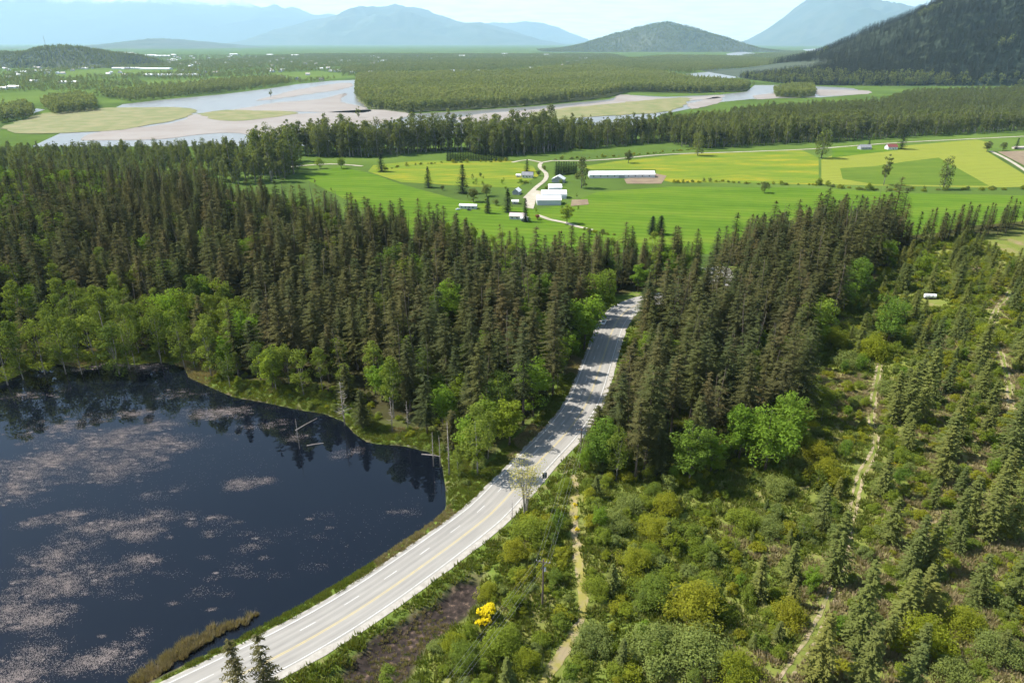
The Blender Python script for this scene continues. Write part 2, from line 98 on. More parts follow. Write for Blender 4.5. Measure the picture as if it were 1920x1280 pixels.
# ---------------------------------------------------------------- helpers
ZV = -40.0
def tag(o, label=None, cat=None, group=None, kind=None):
    if label: o['label'] = label
    if cat: o['category'] = cat
    if group: o['group'] = group
    if kind: o['kind'] = kind
    return o
def link(name, me, parent=None, mat=None):
    o = bpy.data.objects.new(name, me); COL.objects.link(o)
    if parent: o.parent = parent
    if mat is not None and me is not None and len(me.materials) == 0: me.materials.append(mat)
    return o
def mesh(name, V, Fc, mat=None, smooth=False):
    me = bpy.data.meshes.new(name)
    V = np.asarray(V, np.float32).reshape(-1, 3)
    if isinstance(Fc, np.ndarray):
        n, k = Fc.shape
        me.vertices.add(len(V)); me.vertices.foreach_set('co', V.ravel())
        me.loops.add(n*k); me.loops.foreach_set('vertex_index', Fc.astype(np.int32).ravel())
        me.polygons.add(n); me.polygons.foreach_set('loop_start', np.arange(0, n*k, k, dtype=np.int32))
        me.update(calc_edges=True)
    else:
        me.from_pydata([tuple(map(float, p)) for p in V], [], Fc)
    if smooth: me.polygons.foreach_set('use_smooth', np.ones(len(me.polygons), bool))
    if mat: me.materials.append(mat)
    me.update()
    return me
def empty(name, loc, rz=0, sc=(1, 1, 1)):
    o = bpy.data.objects.new(name, None); COL.objects.link(o)
    o.location = loc; o.rotation_euler = (0, 0, rz); o.scale = sc; o.empty_display_size = 0.5
    return o
class MB:
    def __init__(s): s.v = []; s.f = []
    def add(s, V, Fc):
        b = len(s.v); s.v += [tuple(p) for p in V]; s.f += [tuple(i+b for i in q) for q in Fc]; return s
    def box(s, x0, x1, y0, y1, z0, z1):
        return s.add([(x0,y0,z0),(x1,y0,z0),(x1,y1,z0),(x0,y1,z0),(x0,y0,z1),(x1,y0,z1),(x1,y1,z1),(x0,y1,z1)],
                     [(0,3,2,1),(4,5,6,7),(0,1,5,4),(1,2,6,5),(2,3,7,6),(3,0,4,7)])
    def tube(s, pts, rad, n=6, cap=True):
        b = len(s.v)
        for i, p in enumerate(pts):
            p = Vector(p); d = (Vector(pts[min(i+1, len(pts)-1)]) - Vector(pts[max(i-1, 0)])).normalized()
            a = d.cross(Vector((0.31, 0.95, 0.05))).normalized(); c = d.cross(a)
            for k in range(n):
                q = p + (a*cos(2*pi*k/n) + c*sin(2*pi*k/n)) * rad[i]; s.v.append(tuple(q))
        for i in range(len(pts)-1):
            for k in range(n):
                s.f.append((b+i*n+k, b+i*n+(k+1) % n, b+(i+1)*n+(k+1) % n, b+(i+1)*n+k))
        if cap: s.f.append(tuple(b+k for k in range(n))[::-1]); s.f.append(tuple(b+(len(pts)-1)*n+k for k in range(n)))
        return s
    def mesh(s, name, mat=None, smooth=False): return mesh(name, s.v, s.f, mat, smooth)
    def build(s, name, mat, parent=None): return link(name, s.mesh(name, mat), parent)
# ---------------------------------------------------------------- materials
def mat(name):
    m = bpy.data.materials.new(name); m.use_nodes = True
    nt = m.node_tree; nt.nodes.clear()
    return m, nt.nodes, nt.links
def principled(name, col, rough=0.8, noise=None, spec=0.3, metal=0, bump=None):
    """noise = (scale, detail, col2[, lo, hi]) in world metres"""
    m, N, L = mat(name)
    b = N.new('ShaderNodeBsdfPrincipled'); o = N.new('ShaderNodeOutputMaterial'); L.new(b.outputs[0], o.inputs[0])
    b.inputs['Roughness'].default_value = rough; b.inputs['Specular IOR Level'].default_value = spec; b.inputs['Metallic'].default_value = metal
    b.inputs['Base Color'].default_value = (*col, 1)
    if noise:
        g = N.new('ShaderNodeNewGeometry'); t = N.new('ShaderNodeTexNoise'); L.new(g.outputs['Position'], t.inputs['Vector'])
        t.inputs['Scale'].default_value = noise[0]; t.inputs['Detail'].default_value = noise[1]; t.inputs['Roughness'].default_value = 0.6
        r = N.new('ShaderNodeValToRGB'); L.new(t.outputs['Fac'], r.inputs[0])
        lo, hi = (noise[3], noise[4]) if len(noise) > 3 else (0.35, 0.65)
        r.color_ramp.elements[0].position = lo; r.color_ramp.elements[0].color = (*col, 1)
        r.color_ramp.elements[1].position = hi; r.color_ramp.elements[1].color = (*noise[2], 1)
        L.new(r.outputs[0], b.inputs['Base Color'])
        if bump:
            bp = N.new('ShaderNodeBump'); bp.inputs['Strength'].default_value = bump; bp.inputs['Distance'].default_value = 0.3
            L.new(t.outputs['Fac'], bp.inputs['Height']); L.new(bp.outputs[0], b.inputs['Normal'])
    return m
def leafmat(name, cols, trans=0.3, var=0.25):
    """cols: 2-4 leaf colours picked per plant; per-leaf tint from the 'tint' attribute"""
    m, N, L = mat(name)
    oi = N.new('ShaderNodeObjectInfo'); r = N.new('ShaderNodeValToRGB'); L.new(oi.outputs['Random'], r.inputs[0])
    els = r.color_ramp.elements
    while len(els) < len(cols): els.new(0.5)
    for i, c in enumerate(cols): els[i].position = i/(len(cols)-1); els[i].color = (*c, 1)
    at = N.new('ShaderNodeAttribute'); at.attribute_name = 'tint'
    mr = N.new('ShaderNodeMapRange'); L.new(at.outputs['Fac'], mr.inputs[0]); mr.inputs[3].default_value = 1-var; mr.inputs[4].default_value = 1+var
    mu = N.new('ShaderNodeMix'); mu.data_type = 'RGBA'; mu.blend_type = 'MULTIPLY'; mu.inputs['Factor'].default_value = 1
    L.new(r.outputs[0], mu.inputs['A']); L.new(mr.outputs[0], mu.inputs['B'])
    d = N.new('ShaderNodeBsdfDiffuse'); t = N.new('ShaderNodeBsdfTranslucent'); x = N.new('ShaderNodeMixShader'); x.inputs[0].default_value = trans
    L.new(mu.outputs['Result'], d.inputs['Color'])
    tm = N.new('ShaderNodeMix'); tm.data_type = 'RGBA'; tm.blend_type = 'MULTIPLY'; tm.inputs['Factor'].default_value = 1
    L.new(mu.outputs['Result'], tm.inputs['A']); tm.inputs['B'].default_value = (1.5, 1.5, 0.6, 1); L.new(tm.outputs['Result'], t.inputs['Color'])
    L.new(d.outputs[0], x.inputs[1]); L.new(t.outputs[0], x.inputs[2])
    o = N.new('ShaderNodeOutputMaterial'); L.new(x.outputs[0], o.inputs[0])
    return m
M = {}
M['fir'] = leafmat('fir_needles', [(0.060,0.065,0.024), (0.076,0.073,0.028), (0.045,0.058,0.023), (0.07,0.076,0.025), (0.088,0.075,0.032), (0.052,0.062,0.025)], 0.15, 0.35)
M['yfir'] = leafmat('young_fir_needles', [(0.105,0.125,0.034), (0.145,0.16,0.042), (0.085,0.11,0.036), (0.165,0.165,0.04)], 0.25, 0.3)
M['fir_far'] = leafmat('hillside_needles', [(0.026,0.03,0.016), (0.036,0.036,0.02), (0.03,0.036,0.018)], 0.1, 0.3)
M['cedar'] = leafmat('dark_cedar_foliage', [(0.022,0.035,0.016), (0.03,0.042,0.018)], 0.1)
M['maple'] = leafmat('maple_leaves', [(0.12,0.20,0.025), (0.16,0.24,0.03), (0.10,0.165,0.03), (0.20,0.25,0.03)], 0.4, 0.3)
M['alder'] = leafmat('alder_leaves', [(0.125,0.165,0.028), (0.16,0.20,0.036), (0.09,0.13,0.03)], 0.4, 0.3)
M['cotton'] = leafmat('cottonwood_leaves', [(0.11,0.13,0.04), (0.145,0.165,0.045), (0.10,0.115,0.042), (0.13,0.16,0.04)], 0.4, 0.3)
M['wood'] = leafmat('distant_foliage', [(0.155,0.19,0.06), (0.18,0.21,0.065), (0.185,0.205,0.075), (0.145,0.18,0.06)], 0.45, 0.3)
M['shrub_g'] = leafmat('green_shrub_leaves', [(0.165,0.215,0.03), (0.205,0.245,0.036), (0.14,0.19,0.036)], 0.52, 0.3)
M['shrub_y'] = leafmat('yellow_green_shrub_leaves', [(0.225,0.255,0.026), (0.255,0.255,0.03), (0.20,0.24,0.028)], 0.52, 0.3)
M['shrub_p'] = leafmat('pale_shrub_leaves', [(0.19,0.225,0.06), (0.15,0.185,0.055)], 0.42, 0.25)
M['broom'] = leafmat('broom_flowers', [(0.55,0.44,0.015), (0.48,0.40,0.02)], 0.3, 0.25)
M['dry'] = leafmat('dry_grass', [(0.30,0.25,0.14), (0.26,0.21,0.12), (0.26,0.245,0.10)], 0.25, 0.25)
M['rush'] = leafmat('rush_blades', [(0.27,0.22,0.15), (0.24,0.20,0.11), (0.25,0.195,0.14)], 0.25, 0.25)
M['verge'] = leafmat('verge_grass', [(0.11,0.155,0.025), (0.145,0.175,0.032), (0.17,0.17,0.05)], 0.3, 0.25)
M['redleaf'] = leafmat('red_leaves', [(0.16,0.03,0.035), (0.2,0.05,0.04)], 0.3)
M['bud'] = leafmat('pale_buds', [(0.34,0.30,0.11), (0.36,0.33,0.12)], 0.4)
M['bark'] = principled('bark', (0.075,0.058,0.045), 0.9, (3, 3, (0.14,0.115,0.09)))
M['palebark'] = principled('pale_bark', (0.30,0.28,0.24), 0.9, (2, 3, (0.16,0.14,0.12)))
M['snag'] = principled('weathered_wood', (0.32,0.28,0.25), 0.9, (2, 3, (0.19,0.16,0.14)))
M['asphalt'] = principled('worn_asphalt', (0.29,0.277,0.25), 0.85, (0.35, 5, (0.34,0.325,0.295)))
M['gravel'] = principled('pale_gravel', (0.38,0.355,0.31), 0.95, (0.8, 5, (0.28,0.255,0.215)))
M['white'] = principled('white_road_paint', (0.62,0.61,0.58), 0.7, (0.7, 5, (0.42,0.41,0.38)))
M['yellow'] = principled('yellow_road_paint', (0.50,0.39,0.14), 0.7, (0.7, 5, (0.40,0.33,0.18)))
M['track'] = principled('dirt_track', (0.30,0.235,0.15), 0.95, (0.5, 6, (0.17,0.165,0.055), 0.45, 0.58))
M['ytrack'] = principled('mossy_track', (0.26,0.21,0.12), 0.95, (0.3, 6, (0.23,0.205,0.05), 0.42, 0.58))
M['soil'] = principled('bare_soil', (0.36,0.27,0.18), 0.95, (0.3, 5, (0.28,0.2,0.12)))
M['till'] = principled('tilled_soil', (0.16,0.11,0.075), 0.95, (0.1, 5, (0.22,0.17,0.10)))
M['lane'] = principled('farm_lane', (0.40,0.36,0.29), 0.95, (0.1, 4, (0.30,0.27,0.19)))
M['sand'] = principled('river_sand', (0.255,0.23,0.205), 0.95, (0.012, 10, (0.22,0.19,0.165), 0.42, 0.66))
M['bar'] = principled('bar_grass', (0.14,0.155,0.05), 0.95, (0.03, 10, (0.21,0.19,0.085), 0.4, 0.62))
M['isl'] = principled('island_floor', (0.10,0.12,0.042), 0.95)
M['metalroof'] = principled('white_metal_roof', (0.74,0.74,0.74), 0.5)
M['wallw'] = principled('white_siding', (0.55,0.57,0.58), 0.7)
M['wallg'] = principled('grey_siding', (0.30,0.31,0.33), 0.8)
M['wallb'] = principled('beige_siding', (0.45,0.40,0.34), 0.8)
M['roofg'] = principled('grey_shingle', (0.17,0.175,0.19), 0.9, (0.5, 3, (0.23,0.23,0.24)))
M['roofp'] = principled('pale_shingle', (0.46,0.40,0.37), 0.9)
M['roofr'] = principled('red_roof', (0.17,0.05,0.045), 0.8)
M['glass'] = principled('window_glass', (0.03,0.035,0.045), 0.08, spec=0.6)
M['dark'] = principled('dark_metal', (0.03,0.03,0.032), 0.6)
M['pole'] = principled('creosoted_pole', (0.12,0.09,0.07), 0.9)
M['wire'] = principled('aluminium_wire', (0.32,0.32,0.33), 0.5)
M['porc'] = principled('porcelain', (0.5,0.5,0.5), 0.3)
M['carw'] = principled('white_car_paint', (0.78,0.78,0.79), 0.25, spec=0.5)
M['tyre'] = principled('tyre_rubber', (0.02,0.02,0.02), 0.8)
M['lamp'] = principled('lamp_glass', (0.5,0.5,0.5), 0.15)
M['galv'] = principled('galvanised', (0.36,0.38,0.4), 0.5)
M['litter'] = leafmat('dead_pond_weed', [(0.165,0.14,0.132), (0.20,0.17,0.16)], 0.1, 0.3)
def fieldmat(name, a, b, c, sx, sy, pos):
    m, N, L = mat(name); g = N.new('ShaderNodeNewGeometry'); mp = N.new('ShaderNodeMapping'); L.new(g.outputs['Position'], mp.inputs[0])
    mp.inputs['Scale'].default_value = (sx, sy, 1)
    t = N.new('ShaderNodeTexNoise'); t.inputs['Scale'].default_value = 1; t.inputs['Detail'].default_value = 7; t.inputs['Roughness'].default_value = 0.65; L.new(mp.outputs[0], t.inputs[0])
    r = N.new('ShaderNodeValToRGB'); L.new(t.outputs['Fac'], r.inputs[0]); e = r.color_ramp.elements; e.new(0.5)
    for i, (p, q) in enumerate(zip(pos, (a, b, c))): e[i].position = p; e[i].color = (*q, 1)
    wv = N.new('ShaderNodeTexWave'); wv.bands_direction = 'Y'; mp2 = N.new('ShaderNodeMapping'); mp2.inputs['Rotation'].default_value = (0, 0, 0.12+sx*9); L.new(g.outputs['Position'], mp2.inputs[0]); L.new(mp2.outputs[0], wv.inputs[0])
    wv.inputs['Scale'].default_value = 0.028; wv.inputs['Distortion'].default_value = 2.5; wv.inputs['Detail'].default_value = 3; wv.inputs['Detail Scale'].default_value = 0.5
    t2 = N.new('ShaderNodeTexNoise'); t2.inputs['Scale'].default_value = 0.09; t2.inputs['Detail'].default_value = 8; L.new(g.outputs['Position'], t2.inputs[0])
    ad = N.new('ShaderNodeMath'); L.new(wv.outputs['Fac'], ad.inputs[0]); L.new(t2.outputs['Fac'], ad.inputs[1])
    mr = N.new('ShaderNodeMapRange'); L.new(ad.outputs[0], mr.inputs[0]); mr.inputs[1].default_value = 0.3; mr.inputs[2].default_value = 1.6; mr.inputs[3].default_value = 0.86; mr.inputs[4].default_value = 1.1
    mu = N.new('ShaderNodeMix'); mu.data_type = 'RGBA'; mu.blend_type = 'MULTIPLY'; mu.inputs['Factor'].default_value = 1; L.new(r.outputs[0], mu.inputs['A']); L.new(mr.outputs[0], mu.inputs['B'])
    d = N.new('ShaderNodeBsdfDiffuse'); L.new(mu.outputs['Result'], d.inputs[0]); o = N.new('ShaderNodeOutputMaterial'); L.new(d.outputs[0], o.inputs[0])
    return m
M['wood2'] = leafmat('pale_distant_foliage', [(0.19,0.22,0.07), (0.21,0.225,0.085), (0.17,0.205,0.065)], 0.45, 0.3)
M['f_green'] = fieldmat('lush_pasture', (0.062,0.12,0.013), (0.085,0.15,0.015), (0.125,0.17,0.022), 0.008, 0.03, (0.3,0.5,0.72))
M['f_dand'] = fieldmat('dandelion_pasture', (0.105,0.165,0.02), (0.15,0.19,0.024), (0.30,0.24,0.022), 0.012, 0.035, (0.36,0.53,0.74))
M['f_mown'] = fieldmat('mown_hay', (0.16,0.19,0.03), (0.185,0.21,0.034), (0.21,0.22,0.042), 0.012, 0.3, (0.3,0.5,0.7))
M['f_crop'] = fieldmat('dark_crop', (0.075,0.12,0.018), (0.09,0.14,0.02), (0.115,0.155,0.024), 0.008, 0.05, (0.3,0.5,0.7))
M['f_far'] = fieldmat('far_pasture', (0.08,0.125,0.025), (0.10,0.15,0.03), (0.12,0.16,0.04), 0.005, 0.01, (0.3,0.5,0.7))
# ---------------------------------------------------------------- terrain functions
def sdist(px, py, poly, closed=True):
    """distance to a polyline / signed distance to a polygon (negative inside)"""
    px = np.asarray(px, float); py = np.asarray(py, float)
    d = np.full(px.shape, 1e18); ins = np.zeros(px.shape, bool); n = len(poly)
    for i in range(n if closed else n-1):
        ax, ay = poly[i]; bx, by = poly[(i+1) % n]
        ex, ey = bx-ax, by-ay; t = np.clip(((px-ax)*ex + (py-ay)*ey)/(ex*ex+ey*ey+1e-9), 0, 1)
        d = np.minimum(d, (px-ax-t*ex)**2 + (py-ay-t*ey)**2)
        if closed and ay != by:
            c = ((ay > py) != (by > py)) & (px < (bx-ax)*(py-ay)/(by-ay)+ax); ins ^= c
    d = np.sqrt(d)
    return np.where(ins, -d, d) if closed else d
def smooth_line(pts, step):
    P = [Vector((*p, 0)) for p in pts]; out = []
    for i in range(len(P)-1):
        p0, p1, p2, p3 = P[max(i-1, 0)], P[i], P[i+1], P[min(i+2, len(P)-1)]
        n = max(1, int((p2-p1).length/step))
        for k in range(n):
            t = k/n
            out.append(0.5*((2*p1)+(p2-p0)*t+(2*p0-5*p1+4*p2-p3)*t*t+(3*p1-p0-3*p2+p3)*t**3))
    out.append(P[-1])
    return [(p.x, p.y) for p in out]
def sstep(a, b, x):
    t = np.clip((x-a)/(b-a), 0, 1); return t*t*(3-2*t)
ROADP = smooth_line([(-112, 52), (-80, 72.5)] + ROAD[:-1] + [(49.5, 282), (57, 292), (69, 300), (88, 308), (104, 324), (112, 360), (112, 420)], 3.0)
POND_P = POND + [(-100, 66), (-160, 50), (-260, 60), (-300, 120), (-270, 190), (-205, 205)]
EX = [-900, -388, -250, -162, -74, 9, 60, 150, 220, 330, 800]; EY = [700, 556, 492, 440, 375, 322, 328, 342, 380, 420, 500]
def yedge(x): return np.interp(x, EX, EY)
RR = np.array(ROADP)
def side_right(px, py):
    """+1 on the hill side of the road, -1 on the pond side"""
    px = np.atleast_1d(np.asarray(px, float)); py = np.atleast_1d(np.asarray(py, float))
    best = np.full(px.shape, 1e18); s = np.zeros(px.shape)
    for i in range(len(RR)-1):
        ax, ay = RR[i]; bx, by = RR[i+1]; ex, ey = bx-ax, by-ay
        t = np.clip(((px-ax)*ex+(py-ay)*ey)/(ex*ex+ey*ey), 0, 1)
        d = (px-ax-t*ex)**2+(py-ay-t*ey)**2
        c = np.sign(ey*(px-ax)-ex*(py-ay)); m = d < best; best[m] = d[m]; s[m] = c[m]
    return s
def ground_h(x, y):
    x = np.asarray(x, float); y = np.asarray(y, float)
    slope = sstep(0, 1, (y-yedge(x))/130)
    nearhill = sstep(0, 1, (y-40)/60) * (1-slope)
    h = (np.sin(x*0.061+1.3)*np.sin(y*0.047+0.4)*1.1 + np.sin(x*0.13+y*0.09)*0.5 + np.sin(x*0.031-y*0.052+2)*1.0 + np.sin(x*0.21-y*0.17)*0.25) * (1-slope)
    h = h + np.clip((x-80)/150, 0, 1.3)*3.0*(1-slope)
    dr = sdist(x, y, ROADP[::2]+[ROADP[-1]], False)
    h = h*sstep(9, 34, dr)
    sp = sdist(x, y, POND_P)
    hp = np.where(sp > 0, -2.5+0.5*sp, -2.5+0.35*sp)
    h = np.where(sp < 60, np.minimum(h, np.maximum(hp, -5.5)), h)
    sb = sdist(x, y, BOG); h = np.where(sb < 8, np.minimum(h, np.maximum(-1.7+0.4*sb, -1.6)), h)
    h = h - 40*slope
    w = sstep(8.6, 12.0, dr); rz = -40*sstep(0, 1, (y-yedge(x))/130)
    return (rz-0.10)*(1-w) + h*w
def gh(x, y): return float(ground_h(np.array([x]), np.array([y]))[0])
# ---------------------------------------------------------------- ground
def graded(a, b, step, lo, hi, g=1.22, mx=2500):
    c = list(np.arange(a, b+step, step)); s = step
    while c[-1] < hi: s = min(s*g, mx); c.append(c[-1]+s)
    s = step
    while c[0] > lo: s = min(s*g, mx); c.insert(0, c[0]-s)
    return np.array(c)
gx = graded(-190, 230, 1.7, -80000, 80000, 1.13); gy = graded(72, 330, 1.7, -3000, 82000, 1.10)
gx = np.clip(gx, -82000, 82000); gy = np.clip(gy, -3800, 82000)
GX, GY = np.meshgrid(gx, gy); fx, fy = GX.ravel(), GY.ravel()
fz = ground_h(fx, fy)
nx, ny = len(gx), len(gy)
ii = (np.arange(ny-1)[:, None]*nx + np.arange(nx-1)[None, :]).ravel()
quads = np.stack([ii, ii+1, ii+nx+1, ii+nx], 1)
gm = mesh('ground', np.stack([fx, fy, fz], 1), quads, None, True)
sdr = sdist(fx, fy, ROADP[::2]+[ROADP[-1]], False); sdp = sdist(fx, fy, POND_P); sdR = sdist(fx, fy, RFOREST); rs = side_right(fx, fy)
pl = 1-sstep(0, 1, (fy-yedge(fx)-20)/60)
leftf = (rs < 0).astype(float)
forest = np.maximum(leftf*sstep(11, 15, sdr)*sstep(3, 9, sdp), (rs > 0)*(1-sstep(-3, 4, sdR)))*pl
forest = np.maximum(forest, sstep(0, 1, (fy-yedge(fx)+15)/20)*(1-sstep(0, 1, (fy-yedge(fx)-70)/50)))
grass = np.maximum((1-sstep(9.5, 16, sdr)), (1-sstep(0.6, 2.5+2*sstep(-70, -50, fx)+2*((fx > -100) & (fx < -72)), sdp))*leftf)
grass = np.maximum(grass, (1-sstep(0, 10, sdist(fx, fy, P_GRASS)))) if 'P_GRASS' in globals() else grass
mud = np.maximum(1-sstep(-0.5, 1.5, sdist(fx, fy, BOG)), (1-sstep(-0.3, 0.6, sdp)))
clear = (rs > 0)*pl*(1-forest)
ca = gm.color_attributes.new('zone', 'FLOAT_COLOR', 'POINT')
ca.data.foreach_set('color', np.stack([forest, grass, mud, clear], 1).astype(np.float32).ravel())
m, N, L = mat('ground_cover')
at = N.new('ShaderNodeAttribute'); at.attribute_name = 'zone'; sp_ = N.new('ShaderNodeSeparateColor'); L.new(at.outputs['Color'], sp_.inputs[0])
geo = N.new('ShaderNodeNewGeometry')
def noise_ramp(scale, detail, stops, rough=0.62):
    t = N.new('ShaderNodeTexNoise'); t.inputs['Scale'].default_value = scale; t.inputs['Detail'].default_value = detail; t.inputs['Roughness'].default_value = rough
    L.new(geo.outputs['Position'], t.inputs[0]); r = N.new('ShaderNodeValToRGB'); L.new(t.outputs['Fac'], r.inputs[0]); e = r.color_ramp.elements
    while len(e) < len(stops): e.new(0.5)
    for i, (p, c) in enumerate(stops): e[i].position = p; e[i].color = (*c, 1)
    return r.outputs[0]
def mixc(f, a, b):
    x = N.new('ShaderNodeMix'); x.data_type = 'RGBA'; L.new(f, x.inputs['Factor']); L.new(a, x.inputs['A']); L.new(b, x.inputs['B']); return x.outputs['Result']
valley = noise_ramp(0.004, 8, [(0.35, (0.055,0.085,0.022)), (0.5, (0.075,0.12,0.024)), (0.64, (0.10,0.15,0.03))])
dryc = noise_ramp(0.07, 9, [(0.36, (0.11,0.15,0.028)), (0.52, (0.16,0.175,0.042)), (0.62, (0.21,0.175,0.08)), (0.74, (0.28,0.215,0.13))], 0.75)
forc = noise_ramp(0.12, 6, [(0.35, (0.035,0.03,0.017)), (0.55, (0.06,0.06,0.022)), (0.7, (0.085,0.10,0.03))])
grc = noise_ramp(0.22, 7, [(0.33, (0.085,0.12,0.025)), (0.5, (0.115,0.16,0.028)), (0.66, (0.17,0.15,0.07))])
mudc = noise_ramp(0.8, 8, [(0.38, (0.022,0.018,0.016)), (0.56, (0.05,0.038,0.032)), (0.68, (0.16,0.11,0.08))])
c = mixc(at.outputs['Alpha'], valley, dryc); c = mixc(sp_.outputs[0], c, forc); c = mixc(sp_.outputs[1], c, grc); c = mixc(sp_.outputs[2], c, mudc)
bs = N.new('ShaderNodeBsdfDiffuse'); L.new(c, bs.inputs['Color']); oo = N.new('ShaderNodeOutputMaterial'); L.new(bs.outputs[0], oo.inputs[0])
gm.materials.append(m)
ground = tag(link('ground', gm), kind='structure')
# ---------------------------------------------------------------- water
def watermat(name, col, bump, scale, rough=0.02):
    m, N, L = mat(name); b = N.new('ShaderNodeBsdfPrincipled'); o = N.new('ShaderNodeOutputMaterial'); L.new(b.outputs[0], o.inputs[0])
    b.inputs['Base Color'].default_value = (*col, 1); b.inputs['Roughness'].default_value = rough; b.inputs['IOR'].default_value = 1.45
    g = N.new('ShaderNodeNewGeometry'); t = N.new('ShaderNodeTexNoise'); L.new(g.outputs['Position'], t.inputs[0]); t.inputs['Scale'].default_value = scale; t.inputs['Detail'].default_value = 3
    bp = N.new('ShaderNodeBump'); bp.inputs['Strength'].default_value = bump; bp.inputs['Distance'].default_value = 0.1
    L.new(t.outputs['Fac'], bp.inputs['Height']); L.new(bp.outputs[0], b.inputs['Normal'])
    return m
M['pondw'] = watermat('pond_water', (0.003,0.0045,0.008), 0.012, 1.2)
M['riverw'] = watermat('river_water', (0.15,0.145,0.13), 0.35, 0.5, 0.3)
def sheet(name, poly, z, mt, n_sub=0):
    bm = bmesh.new(); f = bm.faces.new([bm.verts.new((x, y, z)) for x, y in poly])
    if f.calc_area() and f.normal.z < 0: bmesh.ops.reverse_faces(bm, faces=[f])
    bmesh.ops.triangulate(bm, faces=bm.faces[:])
    bm.normal_update()
    for q in bm.faces:
        if q.normal.z < 0: q.normal_flip()
    me = bpy.data.meshes.new(name); bm.to_mesh(me); bm.free(); me.materials.append(mt)
    return tag(link(name, me), kind='structure')
pond_big = [(-320, 45), (-95, 45), (-40, 95), (0, 140), (0, 180), (-40, 215), (-130, 245), (-200, 245), (-320, 215)]
sheet('pond_water', pond_big, -2.5, M['pondw'])
for p in (RIVER, RIVER2, RIVER3, RIVER4, RIVER5, RIVER6): sheet('river_water', p, ZV+0.3, M['riverw'])
def rough_poly(p, amp):
    q = smooth_line(p+[p[0]], 25)[:-1]
    return [(x+random.gauss(0, amp)*1.6, y+random.gauss(0, amp)) for x, y in q]
for p in SAND: sheet('sandbar', rough_poly(p, 2.0), ZV+0.6, M['sand'])
for p in BARGRASS: sheet('sandbar_grass', rough_poly(p, 3.0), ZV+0.9, M['bar'])
for p in ISLAND: sheet('river_island', p, ZV+1.2, M['isl'])
for k, p in FIELDS.items():
    mt = {'green':'f_green','dandelion_w':'f_dand','dandelion':'f_dand','mown':'f_mown','crop':'f_crop','strip':'f_green'}.get(k, 'f_far')
    nm = {'green':'green_pasture','dandelion_w':'dandelion_meadow','dandelion':'dandelion_meadow','mown':'mown_field','crop':'crop_field','strip':'green_pasture'}.get(k, 'far_field')
    sheet(nm, p, ZV+(0.25 if k in ('crop', 'strip') else 0.15 if k != 'green' else 0.1), M[mt])
sheet('farm_yard', YARD, ZV+0.35, M['lane'])
for p in TILLED: sheet('tilled_plot', p, ZV+0.35, M['till'])
# ---------------------------------------------------------------- road and tracks
def strip(line, o0, o1, zoff, name, mt, parent=None, hfun=None, jitter=0):
    V = []; Fc = []; n = len(line)
    for i, (x, y) in enumerate(line):
        ax, ay = line[max(i-1, 0)]; bx, by = line[min(i+1, n-1)]; l = math.hypot(bx-ax, by-ay); nxx, nyy = (by-ay)/l, -(bx-ax)/l
        for o in (o0, o1):
            o += random.gauss(0, jitter) if jitter else 0
            X, Y = x+nxx*o, y+nyy*o; V.append((X, Y, (hfun(X, Y) if hfun else 0)+zoff))
    for i in range(n-1): Fc.append((2*i, 2*i+1, 2*i+3, 2*i+2))
    return link(name, mesh(name, V, Fc, mt), parent)
rz_ = lambda x, y: float(-40*sstep(0, 1, (y-yedge(x))/130))
LEFT, RIGHT = -6.2, 3.5
# asphalt with lengthwise wear: wheel paths and seams follow the road through its own UVs (metres across, metres along)
m, N, L = mat('worn_asphalt_road'); uvn = N.new('ShaderNodeUVMap'); uvn.uv_map = 'along'
def streak(sx, sy, det, seed):
    mp = N.new('ShaderNodeMapping'); mp.inputs['Scale'].default_value = (sx, sy, 1); mp.inputs['Location'].default_value = (seed, seed, 0); L.new(uvn.outputs[0], mp.inputs[0])
    t = N.new('ShaderNodeTexNoise'); t.inputs['Scale'].default_value = 1; t.inputs['Detail'].default_value = det; t.inputs['Roughness'].default_value = 0.6; L.new(mp.outputs[0], t.inputs[0]); return t.outputs['Fac']
def mathn(op, a, b):
    n = N.new('ShaderNodeMath'); n.operation = op
    for i, q in enumerate((a, b)):
        if isinstance(q, (int, float)): n.inputs[i].default_value = q
        else: L.new(q, n.inputs[i])
    return n.outputs[0]
sxy = N.new('ShaderNodeSeparateXYZ'); L.new(uvn.outputs[0], sxy.inputs[0])
wheel = mathn('COSINE', mathn('MULTIPLY', sxy.outputs[0], 2*pi/1.6), 0)
fac = mathn('ADD', mathn('ADD', mathn('MULTIPLY', streak(1.1, 0.012, 4, 3), 0.9), mathn('MULTIPLY', wheel, 0.07)), mathn('MULTIPLY', streak(0.5, 0.12, 7, 9), 0.45))
rp = N.new('ShaderNodeValToRGB'); L.new(fac, rp.inputs[0]); e = rp.color_ramp.elements
e[0].position = 0.45; e[0].color = (0.20,0.188,0.168,1); e[1].position = 0.9; e[1].color = (0.305,0.288,0.255,1)
bsd = N.new('ShaderNodeBsdfPrincipled'); bsd.inputs['Roughness'].default_value = 0.85; L.new(rp.outputs[0], bsd.inputs['Base Color']); oo = N.new('ShaderNodeOutputMaterial'); L.new(bsd.outputs[0], oo.inputs[0]); M['asphalt'] = m
road = tag(strip(ROADP, LEFT-0.8, RIGHT+0.8, 0.0, 'road', M['asphalt'], None, rz_), kind='structure')
uvl = road.data.uv_layers.new(name='along'); acc = [0.0]
for k in range(1, len(ROADP)): acc.append(acc[-1]+math.dist(ROADP[k], ROADP[k-1]))
for lp in road.data.loops: uvl.data[lp.index].uv = (LEFT-0.8 if lp.vertex_index % 2 == 0 else RIGHT+0.8, acc[lp.vertex_index//2])
